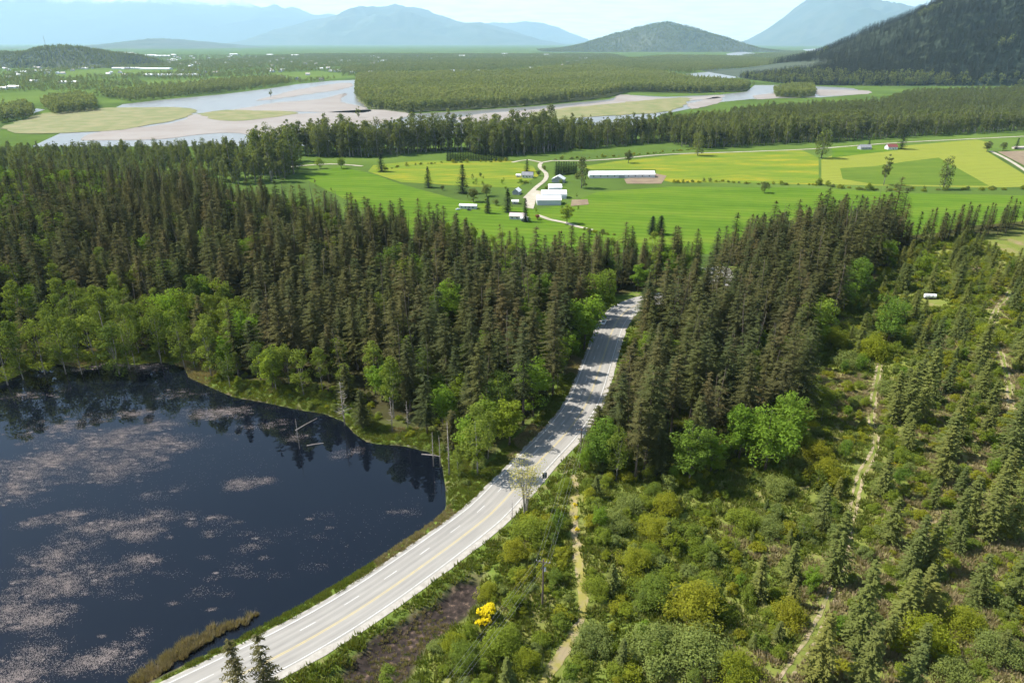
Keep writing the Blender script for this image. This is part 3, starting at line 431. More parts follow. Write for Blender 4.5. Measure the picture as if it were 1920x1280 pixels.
for a, b in ((LEFT-1.3, LEFT-0.7), (RIGHT+0.5, RIGHT+2.1)):
    tag(strip(ROADP, a, b, -0.02 if a < 0 else 0.012, 'road_shoulder', M['gravel'], None, rz_, 0.1), kind='structure')
strip(ROADP, LEFT-0.09, LEFT+0.09, 0.016, 'edge_line', M['white'], road, rz_)
strip(ROADP, RIGHT-0.09, RIGHT+0.09, 0.016, 'edge_line', M['white'], road, rz_)
for o in (-0.16, 0.16): strip(ROADP, o-0.07, o+0.07, 0.016, 'centre_line', M['yellow'], road, rz_)
fine = smooth_line(ROADP, 1.0)
for i in range(2, len(fine)-4, 9): strip(fine[i:i+4], -3.32, -3.18, 0.016, 'lane_dash', M['white'], road, rz_)
tag(strip(smooth_line(TRACK_A, 1.2), -1.0, 1.0, 0.08, 'dirt_track', M['ytrack'], None, gh, 0.16), kind='structure')
for T in (TRACK_B, TRACK_C): 
    for a, b in ((-1.15, -0.45), (0.45, 1.15)): tag(strip(smooth_line(T, 1.5), a, b, 0.08, 'dirt_track', M['track'], None, gh, 0.1), kind='structure')
for p in SOIL:
    bm = bmesh.new(); bm.faces.new([bm.verts.new((x, y, 0)) for x, y in p])
    bmesh.ops.triangulate(bm, faces=bm.faces[:]); bmesh.ops.subdivide_edges(bm, edges=bm.edges[:], cuts=3, use_grid_fill=True)
    for q in bm.verts: q.co.z = gh(q.co.x, q.co.y)+0.12
    me = bpy.data.meshes.new('bare_soil'); bm.to_mesh(me); bm.free(); me.materials.append(M['soil']); tag(link('bare_soil', me), kind='structure')
for p in LANES: tag(strip(smooth_line(p, 15), -2.6, 2.6, ZV+0.45, 'farm_lane', M['lane']), kind='structure')
# ---------------------------------------------------------------- hills and mountains
def fbm(x, y, sc, oct_=5, seed=0, ridged=False):
    r = np.random.default_rng(seed); out = np.zeros_like(x); amp = 1.0; tot = 0
    for o in range(oct_):
        s = np.zeros_like(x)
        for k in range(4):
            a = r.uniform(0, 2*pi); f = sc*(2**o)*r.uniform(0.7, 1.4); p = r.uniform(0, 6.28)
            s += np.sin((x*cos(a)+y*sin(a))*f + p + 1.3*np.sin((x*sin(a)-y*cos(a))*f*0.6+p*2))
        s /= 4
        if ridged: s = 1-2*np.abs(s)
        out += amp*s; tot += amp; amp *= 0.5
    return out/tot
HILLS = {}
FARK = 2.6
def far(D, ridge): return D*FARK, [(x*FARK, max(-42, 110+(z-110)*FARK) if z > -40 else -42) for x, z in ridge]
def hill(name, D, ridge, depth_f, depth_b, mt, rough, scale, seed, n=220, mrows=70, base=ZV-2):
    rx = np.array([p[0] for p in ridge], float); rz = np.array([p[1] for p in ridge], float)
    xs = np.linspace(rx[0], rx[-1], n); vs_ = np.linspace(-1, 1, mrows)
    X, Vv = np.meshgrid(xs, vs_); Hh = np.interp(X, rx, rz)-base
    Y = D+np.where(Vv < 0, Vv*depth_f, Vv*depth_b)
    prof = np.where(Vv < 0, 1-np.abs(Vv)**1.15, 1-np.abs(Vv)**1.5)
    nn = fbm(X, Y, scale, 5, seed, True)
    env = np.sin(np.clip(np.abs(Vv), 0, 1)*pi)**0.8
    Z = base + Hh*np.clip(prof + rough*nn*env, 0, 2) + Hh*0.03*fbm(X, Y, scale*6, 3, seed+3)
    Z = np.maximum(Z, base-1)
    q = (np.arange(mrows-1)[:, None]*n+np.arange(n-1)[None, :]).ravel()
    me = mesh(name, np.stack([X.ravel(), Y.ravel(), Z.ravel()], 1), np.stack([q, q+1, q+n+1, q+n], 1), mt, True)
    HILLS[(name, D)] = (X, Y, Z)
    return tag(link(name, me), kind='structure')
M['mount'] = principled('forested_mountain', (0.035,0.055,0.028), 0.95, (0.0012, 8, (0.075,0.085,0.05), 0.4, 0.7))
m, N, L = mat('snowy_mountain'); geo = N.new('ShaderNodeNewGeometry'); sx = N.new('ShaderNodeSeparateXYZ'); L.new(geo.outputs['Position'], sx.inputs[0])
nn_ = N.new('ShaderNodeTexNoise'); nn_.inputs['Scale'].default_value = 0.0012; nn_.inputs['Detail'].default_value = 7; L.new(geo.outputs['Position'], nn_.inputs[0])
ma = N.new('ShaderNodeMath'); ma.operation = 'MULTIPLY_ADD'; L.new(nn_.outputs['Fac'], ma.inputs[0]); ma.inputs[1].default_value = 1300; L.new(sx.outputs['Z'], ma.inputs[2])
mr = N.new('ShaderNodeMapRange'); L.new(ma.outputs[0], mr.inputs[0]); mr.inputs[1].default_value = 3300; mr.inputs[2].default_value = 3700
rr = N.new('ShaderNodeMix'); rr.data_type = 'RGBA'; L.new(mr.outputs[0], rr.inputs['Factor']); rr.inputs['A'].default_value = (0.04,0.055,0.035,1); rr.inputs['B'].default_value = (0.8,0.82,0.85,1)
d_ = N.new('ShaderNodeBsdfDiffuse'); L.new(rr.outputs['Result'], d_.inputs[0]); o_ = N.new('ShaderNodeOutputMaterial'); L.new(d_.outputs[0], o_.inputs[0]); M['snow'] = m
hill('mountain', *far(24000, [(-26964, 1500), (-20692, 1550), (-15896, 1600), (-12655, 1600), (-11036, 1536), (-9750, 1251), (-8585, 1175), (-7777, 948), (-7086, 1054), (-6430, 902), (-5422, 826), (-4099, 393), (-2748, 80)]), 15000, 8000, M['snow'], 0.42, 0.00045, 3)
hill('mountain', *far(16000, [(-6443, -42), (-5734, 38), (-5253, 195), (-4308, 454), (-3495, 658), (-2924, 750), (-2248, 760), (-1805, 638), (-1246, 485), (-1021, 444), (-680, 464), (-341, 382), (114, 278), (572, 153), (1148, 6), (1611, -42)]), 6500, 6000, M['mount'], 0.42, 0.0008, 5)
hill('mountain', *far(22000, [(-1890, 83), (-937, 512), (-468, 569), (389, 653), (935, 597), (1566, 370), (2281, 141), (2844, -42)]), 5000, 6000, M['mount'], 0.4, 0.0007, 9)
hill('mountain', *far(13000, [(3733, -43), (4010, 26), (4367, 137), (4790, 389), (5122, 597), (5369, 744), (5536, 826), (5808, 826), (6052, 744), (6297, 663), (6476, 679), (6668, 638), (7053, 556), (7359, 431), (8234, 263), (9212, 94), (9600, -42)]), 5200, 5000, M['mount'], 0.45, 0.0009, 11)
hill('hill', 20000, [(-13700, -42), (-11200, -30), (-10310, 85), (-9430, 190), (-8720, 125), (-7740, 32), (-7040, -42)], 3000, 3000, M['mount'], 0.2, 0.003, 13)
hill('hill', 13000, [(450, -42), (655, -30), (934, -8), (1303, 75), (1760, 204), (2123, 314), (2395, 370), (2763, 390), (3137, 330), (3520, 204), (3909, 75), (4205, -25), (4480, -42)], 1500, 1500, M['mount'], 0.3, 0.0035, 17)
hill('hill', 3300, [(1000, -42), (1107, -36), (1290, -14), (1430, 16), (1543, 47), (1651, 97), (1754, 161), (1835, 209), (1921, 239), (2006, 265), (2180, 377), (2428, 514), (2835, 609), (3412, 553), (4178, 377), (5200, -42)], 620, 1200, M['mount'], 0.2, 0.006, 19)
hill('hill', 4900, [(-4300, -42), (-3810, 19), (-3522, 36), (-3188, 36), (-3108, 68), (-3018, 78), (-2914, 71), (-2745, 45), (-2539, 23), (-2440, -42)], 350, 500, M['mount'], 0.2, 0.008, 23)
# ---------------------------------------------------------------- plants: meshes shared by all plants of one kind
def crown_mesh(name, V, Fc, tint, mt):
    V = np.asarray(V, np.float32); Fc = np.asarray(Fc, np.int32)
    me = mesh(name, V, Fc, mt)
    a = me.attributes.new('tint', 'FLOAT', 'POINT'); a.data.foreach_set('value', np.asarray(tint, np.float32))
    return me
def trunk_mesh(h, r, mt, n=6, lean=0.0, limbs=(), top=0.98):
    b = MB(); k = 5
    b.tube([(lean*math.sin(i/k*2)*h*0.02, lean*math.cos(i/k*3)*h*0.02-lean*h*0.02, h*top*i/k-(0.6 if i == 0 else 0)) for i in range(k+1)], [r*(1-i/k*0.9)*(1.25 if i == 0 else 1) for i in range(k+1)], n)
    for (p0, p1, p2, r0) in limbs: b.tube([p0, p1, p2], [r0, r0*0.6, r0*0.2], 4, False)
    return b.mesh('trunk', mt, True)
def make_conifer(seed, h, R, z0, mt, nwh, nbr, fill=1.0, droop=0.35, pw=0.8, twig=0.85):
    r = np.random.default_rng(seed); V = []; Fc = []; T = []
    lop = r.uniform(0, 6.28)
    for w in range(nwh):
        t = (w+r.uniform(-0.3, 0.3))/nwh; t = min(max(t, 0), 0.99); z = h*(z0+(1-z0)*t**0.92)
        env = R*((1-t)**pw)*(0.62+0.38*min(1, t*4+0.25))+0.25
        nb = max(4, int(nbr*(0.5+0.5*(1-t))))
        for k in range(nb):
            a = 2*pi*k/nb+r.uniform(-0.5, 0.5)+w*0.7
            L_ = env*r.uniform(0.55, 1.12)*(1+0.12*math.cos(a-lop))
            if r.random() > fill: continue
            zz = z+r.uniform(-0.35, 0.35); tb = r.random()
            ca_, sa = cos(a), sin(a); up = 0.25*(t)+0.05; ns = max(3, int(L_/0.62))
            for s in range(ns+1):
                q = (s+0.35)/(ns+0.35); rr_ = L_*q; zb = zz+L_*(up*q-droop*q*q)
                px, py = ca_*rr_, sa*rr_
                for sg in (-1, 1):
                    tl = twig*(0.45+0.75*(1-q)*min(1, L_/2.2)+0.15)*r.uniform(0.7, 1.25); aa = a+sg*r.uniform(0.55, 1.05)
                    wd = 0.20+0.10*r.random(); b = len(V)
                    V += [(px-ca_*wd, py-sa*wd, zb+0.06), (px+ca_*wd, py+sa*wd, zb-0.02), (px+cos(aa)*tl, py+sin(aa)*tl, zb-tl*r.uniform(0.0, 0.38))]
                    Fc.append((b, b+1, b+2)); tt = np.clip(0.5*tb+0.5*r.random(), 0, 1); T += [tt]*3
            b = len(V); V += [(ca_*L_*0.85, sa*L_*0.85, zz+L_*(up-droop)*0.85), (ca_*L_*0.9-sa*0.15, sa*L_*0.9+ca_*0.15, zz+L_*(up-droop)*0.88), (ca_*L_*1.12, sa*L_*1.12, zz+L_*(up-droop)*1.1)]
            Fc.append((b, b+1, b+2)); T += [tb]*3
    for k in range(5):   # leader
        a = k*1.257; b = len(V); V += [(0, 0, h), (cos(a)*0.32, sin(a)*0.32, h-1.5), (cos(a+0.9)*0.32, sin(a+0.9)*0.32, h-1.5)]; Fc.append((b, b+1, b+2)); T += [0.5]*3
    return crown_mesh('crown', V, Fc, T, mt)
def leaves(r, centres, radii, per, size, flat=0.6, up=0.5):
    """leaf sprays on the shells of clumps; returns V, F, tint"""
    n = len(centres)*per
    c = np.repeat(np.asarray(centres, float), per, 0); ra = np.repeat(np.asarray(radii, float), per)
    d = r.normal(size=(n, 3)); d[:, 2] = d[:, 2]*0.85+0.18; d /= np.linalg.norm(d, axis=1)[:, None]
    rad = ra*(0.55+0.5*r.random(n)**0.6)
    p = c+d*rad[:, None]*np.array([1, 1, 0.85])
    nrm = d*0.7+r.normal(size=(n, 3))*0.55+np.array([0, 0, up]); nrm /= np.linalg.norm(nrm, axis=1)[:, None]
    a = np.cross(nrm, r.normal(size=(n, 3))); a /= np.linalg.norm(a, axis=1)[:, None]; b = np.cross(nrm, a)
    s = size*(0.6+0.8*r.random(n))[:, None]
    V = np.stack([p-a*s, p+b*s*flat, p+a*s, p-b*s*flat], 1).reshape(-1, 3)
    Fc = np.arange(n*4).reshape(n, 4)
    tint = np.repeat(np.clip(np.repeat(r.random(len(centres)), per)*0.45+r.random(n)*0.55, 0, 1), 4)
    return V, Fc, tint
def make_broadleaf(seed, h, R, z0, nc, per, size, mt, bark, shape='round', rt=0.28, trunk=True, up=0.5):
    r = np.random.default_rng(seed); C_ = []; Rd = []
    while len(C_) < nc:
        q = r.normal(size=3); q /= np.linalg.norm(q); rr_ = r.random()**0.45
        if shape == 'round': p = q*rr_*np.array([R, R, (h*(1-z0))/2])*r.uniform(0.7, 0.98); p[2] += h*(z0+1)/2
        else:  # tall
            t = r.random(); wv = R*(math.sin(min(1, t*0.85+0.15)*pi)**0.6)*0.85; p = np.array([q[0]*wv, q[1]*wv, h*(z0+(1-z0)*t*0.95)])
        C_.append(p); Rd.append(R*r.uniform(0.16, 0.36) if shape == 'round' else R*r.uniform(0.3, 0.5))
    V, Fc, T = leaves(r, C_, Rd, per, size, 0.6, up)
    cm = crown_mesh('crown', V, Fc, T, mt)
    lim = []
    for p in C_[::max(1, nc//9)]:
        zb = max(h*z0*0.7, p[2]*0.55); lim.append(((0, 0, zb), (p[0]*0.5, p[1]*0.5, (zb+p[2])/2), tuple(p), rt*0.4))
    return trunk_mesh(h, rt, bark, 6, 1.0, lim, 0.9) if trunk else None, cm
def make_shrub(seed, w, h, nc, per, size, mt):
    r = np.random.default_rng(seed); C_ = []; Rd = []
    for k in range(nc):
        a = r.uniform(0, 2*pi); q = r.random()**0.6*(0.42+0.1*math.sin(3*a+seed))*w; z = h*r.uniform(0.2, 0.85)*(1-0.5*(q/(0.5*w))**2)
        C_.append((cos(a)*q, sin(a)*q, z)); Rd.append(r.uniform(0.09, 0.2)*w)
    V, Fc, T = leaves(r, C_, Rd, per, size, 0.6, 0.85); V[:, 2] = np.maximum(V[:, 2], -0.05)
    b = MB()
    for k in range(5):
        p = C_[k % nc]; b.tube([(p[0]*0.1, p[1]*0.1, -0.2), (p[0]*0.6, p[1]*0.6, p[2]*0.6), p], [0.05, 0.035, 0.015], 4, False)
    return b.mesh('stems', M['bark']), crown_mesh('foliage', V, Fc, T, mt)
def make_tuft(seed, n, w, h, mt):
    r = np.random.default_rng(seed); V = []; Fc = []; T = []
    for k in range(n):
        a = r.uniform(0, 6.28); q = r.random()**0.5*w/2; x, y = cos(a)*q, sin(a)*q; a2 = r.uniform(0, 6.28); bw = 0.10; hh = h*r.uniform(0.5, 1.1); le = r.uniform(0.1, 0.6)*hh; b = len(V)
        V += [(x-sin(a2)*bw, y+cos(a2)*bw, -0.05), (x+sin(a2)*bw, y-cos(a2)*bw, -0.05), (x+cos(a)*le, y+sin(a)*le, hh)]; Fc.append((b, b+1, b+2)); T += [r.random()]*3
    return crown_mesh('blades', V, Fc, T, mt)
KINDS = {}   # kind -> list of (height, {part name: mesh})
KINDS['fir'] = []
for s in range(8):
    h = 30; R = [5.6, 6.2, 4.9, 5.9, 6.6, 5.3, 4.6, 6.0][s]; z0 = [0.2, 0.1, 0.28, 0.15, 0.06, 0.24, 0.36, 0.22][s]
    KINDS['fir'].append((h, {'trunk': trunk_mesh(h, 0.34, M['bark']), 'crown': make_conifer(100+s, h, R, z0, M['fir'], [30, 33, 26, 31, 34, 28, 24, 29][s], 9, [0.88, 0.92, 0.72, 0.9, 0.94, 0.82, 0.6, 0.84][s], 0.24, [0.8, 0.85, 0.72, 0.8, 0.92, 0.78, 0.7, 0.76][s], 1.18)}))
for s in range(2):   # half-dead, gappy crowns
    KINDS['fir'].append((30, {'trunk': trunk_mesh(30, 0.34, M['bark'], 6, 2.0), 'crown': make_conifer(150+s, 30, [4.2, 5.0][s], [0.3, 0.18][s], M['fir'], 24, 8, [0.38, 0.5][s], 0.3, 0.7, 1.0)}))
KINDS['yfir'] = []
for s in range(5):
    h = 12; R = [3.0, 2.7, 3.4, 2.6, 3.1][s]
    KINDS['yfir'].append((h, {'trunk': trunk_mesh(h, 0.17, M['bark']), 'crown': make_conifer(200+s, h, R, 0.03, M['yfir'], 30, 11, 0.97, 0.10, 0.92, 0.7)}))
KINDS['thinfir'] = [(h, {'trunk': trunk_mesh(h, 0.2, M['bark']), 'crown': make_conifer(250+s, h, 2.6, 0.22, M['fir'], 24, 7, 0.8, 0.26, 0.75)}) for s, h in ((0, 17), (1, 17), (2, 17))]
KINDS['cedar'] = [(20, {'trunk': trunk_mesh(20, 0.3, M['bark']), 'crown': make_conifer(300+s, 20, R, 0.02, M['cedar'], 40, 12, 1.0, 0.2, 0.62, 0.9)}) for s, R in ((0, 3.4), (1, 4.4))]
KINDS['maple'] = []
for s in range(5):
    tm, cm = make_broadleaf(400+s, 20, [6.2, 7.0, 5.6, 6.6, 5.2][s], 0.12, 54, 90, 0.29, M['maple'], M['bark']); KINDS['maple'].append((20, {'trunk': tm, 'crown': cm}))
KINDS['alder'] = []
for s in range(5):
    tm, cm = make_broadleaf(450+s, 20, [3.3, 3.8, 2.9, 3.6, 3.1][s], [0.28, 0.18, 0.32, 0.25, 0.15][s], 36, 60, 0.25, M['alder'], M['palebark'], 'tall', 0.16); KINDS['alder'].append((20, {'trunk': tm, 'crown': cm}))
KINDS['cottonwood'] = []
for s in range(5):
    tm, cm = make_broadleaf(500+s, 34, [5.4, 6.2, 5.0, 6.8, 4.6][s], 0.06, 46, 34, 0.62, M['cotton'], M['palebark'], 'tall' if s % 2 else 'round', 0.5, True, 0.9); KINDS['cottonwood'].append((34, {'trunk': tm, 'crown': cm}))
KINDS['far_tree'] = []
for s in range(4):
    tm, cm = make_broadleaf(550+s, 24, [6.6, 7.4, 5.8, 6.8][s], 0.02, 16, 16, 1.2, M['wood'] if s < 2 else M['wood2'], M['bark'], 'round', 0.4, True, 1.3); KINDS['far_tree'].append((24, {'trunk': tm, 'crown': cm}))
KINDS['far_fir'] = [(26, {'trunk': trunk_mesh(26, 0.4, M['bark'], 4), 'crown': make_conifer(580+s, 26, 4.4, 0.05, M['fir_far'] if 'fir_far' in M else M['cedar'], 12, 6, 0.95, 0.25, 0.8, 2.6)}) for s in range(2)]
KINDS['shrub'] = []
for s in range(9):
    st, fo = make_shrub(600+s, 4.0, [2.4, 4.4, 1.7][s % 3], 28, 85, 0.12, M[['shrub_g', 'shrub_y', 'shrub_p'][s//3]]); KINDS['shrub'].append((4.0, {'stems': st, 'foliage': fo}))
KINDS['bigshrub'] = []
for s in range(3):
    st, fo = make_shrub(630+s, 9.0, [5.5, 6.5, 5.0][s], 62, 120, 0.15, M[['shrub_g', 'shrub_y', 'shrub_p'][s]]); KINDS['bigshrub'].append((9.0, {'stems': st, 'foliage': fo}))
KINDS['broom'] = []
for s in range(2):
    st, fo = make_shrub(650+s, 3.0, 2.2, 14, 60, 0.15, M['broom']); KINDS['broom'].append((3.0, {'stems': st, 'foliage': fo}))
KINDS['tuft'] = [(1.0, {'blades': make_tuft(700, 34, 1.1, 0.7, M['dry'])}), (1.0, {'blades': make_tuft(701, 34, 1.1, 0.6, M['verge'])}), (1.0, {'blades': make_tuft(702, 40, 1.2, 1.3, M['rush'])})]
def snag_mesh(seed, h, nb, bl, r0=0.2):
    r = np.random.default_rng(seed); b = MB()
    b.tube([(0, 0, -0.6), (0.1, 0, h*0.5), (0.05, 0.1, h)], [r0, r0*0.7, r0*0.25], 6); t = b.mesh('trunk', M['snag'], True); c_ = MB()
    for k in range(nb):
        z = h*r.uniform(0.25, 0.97); a = r.uniform(0, 6.28); l = bl*(1.1-z/h)*r.uniform(0.5, 1.1)+0.3
        c_.tube([(0.05, 0, z), (cos(a)*l*0.6, sin(a)*l*0.6, z-0.02*l), (cos(a)*l, sin(a)*l, z+0.12*l)], [0.06, 0.04, 0.015], 4, False)
    return {'trunk': t, 'branches': c_.mesh('branches', M['snag'])}
KINDS['snag'] = [(14, snag_mesh(800, 14, 60, 3.2)), (14, snag_mesh(801, 14, 10, 1.0)), (14, snag_mesh(802, 14, 34, 2.2))]
r_ = np.random.default_rng(33); bb = MB(); Cb = []
for k in range(7):
    a = k*0.9; q = 0.35*k/7; bb.tube([(cos(a)*0.2, sin(a)*0.2, -0.3), (cos(a)*(0.5+q), sin(a)*(0.5+q), 7), (cos(a)*(1.8+q*2), sin(a)*(1.8+q*2), 15)], [0.16, 0.1, 0.03], 5, False)
    for j in range(5): Cb.append((cos(a)*(0.8+1.9*j/5)+r_.normal()*0.9, sin(a)*(0.8+1.9*j/5)+r_.normal()*0.9, 7.5+j*1.9+r_.normal()*0.6))
Vb, Fb, Tb = leaves(r_, Cb, [1.4]*len(Cb), 62, 0.15)
KINDS['bare'] = [(17, {'trunk': bb.mesh('trunk', M['palebark'], True), 'crown': crown_mesh('crown', Vb, Fb, Tb, M['bud'])})]
SRC = {}     # (kind, variant) -> part objects of the first plant of that look
def plant(kind, var, x, y, size, name, label, cat, group=None, z=None, rz=None, wf=1.0, matover=None):
    ref, parts = KINDS[kind][var % len(KINDS[kind])]; s = size/ref
    o = empty(name, (x, y, (gh(x, y) if z is None else z)-0.05), random.uniform(0, 6.28) if rz is None else rz, (s*wf, s*wf, s))
    obs = []
    for pn, me in parts.items():
        if matover and pn in ('crown', 'foliage'): me = me.copy(); me.materials[0] = matover
        obs.append(link(pn, me, o))
    if not matover: SRC.setdefault((kind, var % len(KINDS[kind])), obs)
    return tag(o, clip_label(label), cat, group)
def scatter(name, label, cat, pts, rzs, scs, ks, kinds, drop=(), wf=1.0):
    """uncountable masses: points that carry instances of plants already standing in the scene"""
    n = len(pts)
    me = bpy.data.meshes.new(name); me.vertices.add(n); me.vertices.foreach_set('co', np.asarray(pts, np.float32).ravel())
    for nm, arr, ty in (('rz', rzs, 'FLOAT'), ('sc', scs, 'FLOAT'), ('k', ks, 'INT')):
        a = me.attributes.new(nm, ty, 'POINT'); a.data.foreach_set('value', np.asarray(arr, np.float32 if ty == 'FLOAT' else np.int32))
    o = link(name, me); tag(o, label, cat, kind='stuff')
    ng = bpy.data.node_groups.new(name, 'GeometryNodeTree'); ng.interface.new_socket('Geometry', in_out='INPUT', socket_type='NodeSocketGeometry'); ng.interface.new_socket('Geometry', in_out='OUTPUT', socket_type='NodeSocketGeometry')
    N, L = ng.nodes, ng.links; gi = N.new('NodeGroupInput'); go = N.new('NodeGroupOutput'); jn = N.new('GeometryNodeJoinGeometry'); L.new(jn.outputs[0], go.inputs[0])
    def attr(nm, ty):
        a = N.new('GeometryNodeInputNamedAttribute'); a.data_type = ty; a.inputs['Name'].default_value = nm; return a.outputs['Attribute']
    cx = N.new('ShaderNodeCombineXYZ'); L.new(attr('rz', 'FLOAT'), cx.inputs[2]); e2 = N.new('FunctionNodeEulerToRotation'); L.new(cx.outputs[0], e2.inputs[0])
    sc_, kk = attr('sc', 'FLOAT'), attr('k', 'INT')
    vm = N.new('ShaderNodeVectorMath'); vm.operation = 'SCALE'; vm.inputs[0].default_value = (wf, wf, 1); L.new(sc_, vm.inputs['Scale']); scv = vm.outputs[0]
    for i, key in enumerate(kinds):
        cp = N.new('FunctionNodeCompare'); cp.data_type = 'INT'; cp.operation = 'EQUAL'
        ci = [s for s in cp.inputs if s.enabled]; L.new(kk, ci[0]); ci[1].default_value = i
        for ob in SRC[key]:
            if ob.name.split('.')[0] in drop: continue
            oi = N.new('GeometryNodeObjectInfo'); oi.inputs['Object'].default_value = ob; oi.inputs['As Instance'].default_value = True; oi.transform_space = 'ORIGINAL'
            ip = N.new('GeometryNodeInstanceOnPoints'); L.new(gi.outputs[0], ip.inputs['Points']); L.new(cp.outputs[0], ip.inputs['Selection'])
            L.new(oi.outputs['Geometry'], ip.inputs['Instance']); L.new(e2.outputs[0], ip.inputs['Rotation']); L.new(scv, ip.inputs['Scale']); L.new(ip.outputs[0], jn.inputs[0])
    md = o.modifiers.new('scatter', 'NODES'); md.node_group = ng
    return o
def jitter_grid(x0, x1, y0, y1, st, seed):
    r = np.random.default_rng(seed); X, Y = np.meshgrid(np.arange(x0, x1, st), np.arange(y0, y1, st))
    return X.ravel()+r.uniform(-0.48, 0.48, X.size)*st, Y.ravel()+r.uniform(-0.48, 0.48, X.size)*st
def in_view(x, y, margin=0.0, extra=0.0):
    f = y*cos(radians(23.7))+110*sin(radians(23.7))
    return np.abs(x) < f*(0.75+margin)+extra
# ---------------------------------------------------------------- conifer forest
TREES = []   # (x, y, h, kind, var, where)
def occupied(x, y, r):
    return any((x-t[0])**2+(y-t[1])**2 < r*r for t in TREES)
for k, l in DEC.items():
    for i, (x, y, h) in enumerate(l): TREES.append((x, y, min(h, 25)*(0.85 if x > 60 and y < 175 else 1), k, i, 'placed'))
cx_, cy_ = jitter_grid(-480, 260, 120, 560, 6.6, 1)
dr = sdist(cx_, cy_, ROADP, False); sr = side_right(cx_, cy_); spd = sdist(cx_, cy_, POND_P); srf = sdist(cx_, cy_, RFOREST); ye = yedge(cx_)
ok_l = (sr < 0) & (dr > 11.5) & (spd > 2.5) & (cy_ < ye+34) & (cy_ > 135)
ok_r = (sr > 0) & (dr > 11.5) & (srf < 0)
ok = (ok_l | ok_r) & in_view(cx_, cy_, 0.05, 25)
r_ = np.random.default_rng(5)
for x, y, d, s, sp, e in zip(cx_[ok], cy_[ok], dr[ok], sr[ok], spd[ok], ye[ok]):
    u_ = r_.random()
    near = [t for t in TREES[:50] if t[5] == 'placed' and (x-t[0])**2+(y-t[1])**2 < (5.5 if t[3] == 'maple' else 3.2)**2]
    if near: continue
    if s < 0:
        if x < -104 and sp < 40:
            if u_ < 0.78: TREES.append((x, y, r_.uniform(13, 22), 'alder', r_.integers(5), 'pond'))
            elif u_ < 0.92: TREES.append((x, y, r_.uniform(16, 24), 'fir', r_.integers(10), 'pond'))
            continue
        if sp < 9:
            if u_ < 0.4: TREES.append((x, y, r_.uniform(9, 17), 'alder' if r_.random() < 0.7 else 'maple', r_.integers(5), 'pond'))
            elif u_ < 0.8: TREES.append((x, y, r_.uniform(11, 22), 'fir', r_.integers(10), 'pond'))
            continue
        if x < -285 and u_ < 0.5: TREES.append((x, y, r_.uniform(14, 22), 'maple', r_.integers(5), 'forest')); continue
        if (d < 30 and u_ < 0.2) or (y < 235 and x > -45 and u_ < 0.34): TREES.append((x, y, r_.uniform(10, 18), 'maple' if r_.random() < 0.55 else 'alder', r_.integers(5), 'road_pond')); continue
        if u_ < 0.07: TREES.append((x, y, r_.uniform(16, 24), 'alder' if u_ < 0.045 else 'maple', r_.integers(5), 'forest')); continue
        if u_ > 0.93 or math.sin(x*0.09+1)*math.sin(y*0.11)+0.5*math.sin(x*0.21-y*0.17) < -0.95: continue
        hh = r_.normal(26, 5.0) - 5*min(1, max(0, (y-e)/30)) - (5 if x > -20 and y > 290 else 0)
        TREES.append((x, y, hh, 'fir', r_.integers(10), 'pond' if sp < 18 else 'road_pond' if d < 26 else 'forest'))
    else:
        ed = float(-sdist(np.array([x]), np.array([y]), RFOREST)[0])
        if u_ < 0.05 or (ed < 10 and d > 16 and u_ < 0.4): TREES.append((x, y, r_.uniform(9, 17), 'maple' if r_.random() < 0.7 else 'alder', r_.integers(5), 'grove')); continue
        if u_ > 0.92: continue
        TREES.append((x, y, r_.normal(27, 4.0) - (6 if d < 18 else 0) - (4 if x < 78 and y > 270 else 0), 'fir', r_.integers(10), 'road_hill' if d < 26 else 'grove'))
# thin pole-like firs on the brow above the fields
for k in range(190):
    x = r_.uniform(165, 430); y = yedge(x)-18*r_.random()**0.7+10
    TREES.append((x, y, r_.uniform(11, 19), 'thinfir', k % 3, 'brow'))
LAB = {
 ('fir', 'pond'): 'tall dark fir on the pond shore',
 ('fir', 'road_pond'): 'tall olive fir lining the road\'s pond side',
 ('fir', 'forest'): 'tall brownish fir inside the forest above the farm',
 ('fir', 'road_hill'): 'tall brownish fir lining the road\'s grove side',
 ('fir', 'grove'): 'tall brownish fir inside the roadside grove',
 ('alder', 'pond'): 'slender pale green alder on the pond shore',
 ('maple', 'pond'): 'bright green maple on the pond shore',
 ('alder', 'placed'): 'slender yellow-green alder against dark firs',
 ('alder', 'forest'): 'slender light green alder among forest firs',
 ('maple', 'forest'): 'bright green maple at the forest edge',
 ('maple', 'road_pond'): 'bright green maple on the road\'s pond side',
 ('alder', 'road_pond'): 'slender green alder on the road\'s pond side', ('alder', 'grove'): 'slender green alder inside the roadside grove',
 ('maple', 'grove'): 'bright green maple inside the roadside grove',
 ('maple', 'placed'): 'broad bright green maple among darker firs',
 ('thinfir', 'brow'): 'thin sparse fir on the brow above fields',
 ('bare', 'placed'): 'pale budding many-stemmed tree at the road edge by the sign'}
GRP = {k: ('firs ' if 'fir' in k[0] else k[0]+'s ')+{'pond':'on the pond shore','road_pond':'on the pond side of the road','forest':'in the forest by the fields','road_hill':'on the slope side of the road','grove':'in the grove by the road','placed':'standing out among the firs','brow':'on the brow above the fields'}[k[1]] for k in LAB}
NAME = {'fir':'fir_tree', 'alder':'alder_tree', 'maple':'maple_tree', 'thinfir':'slim_fir_tree', 'bare':'budding_tree'}
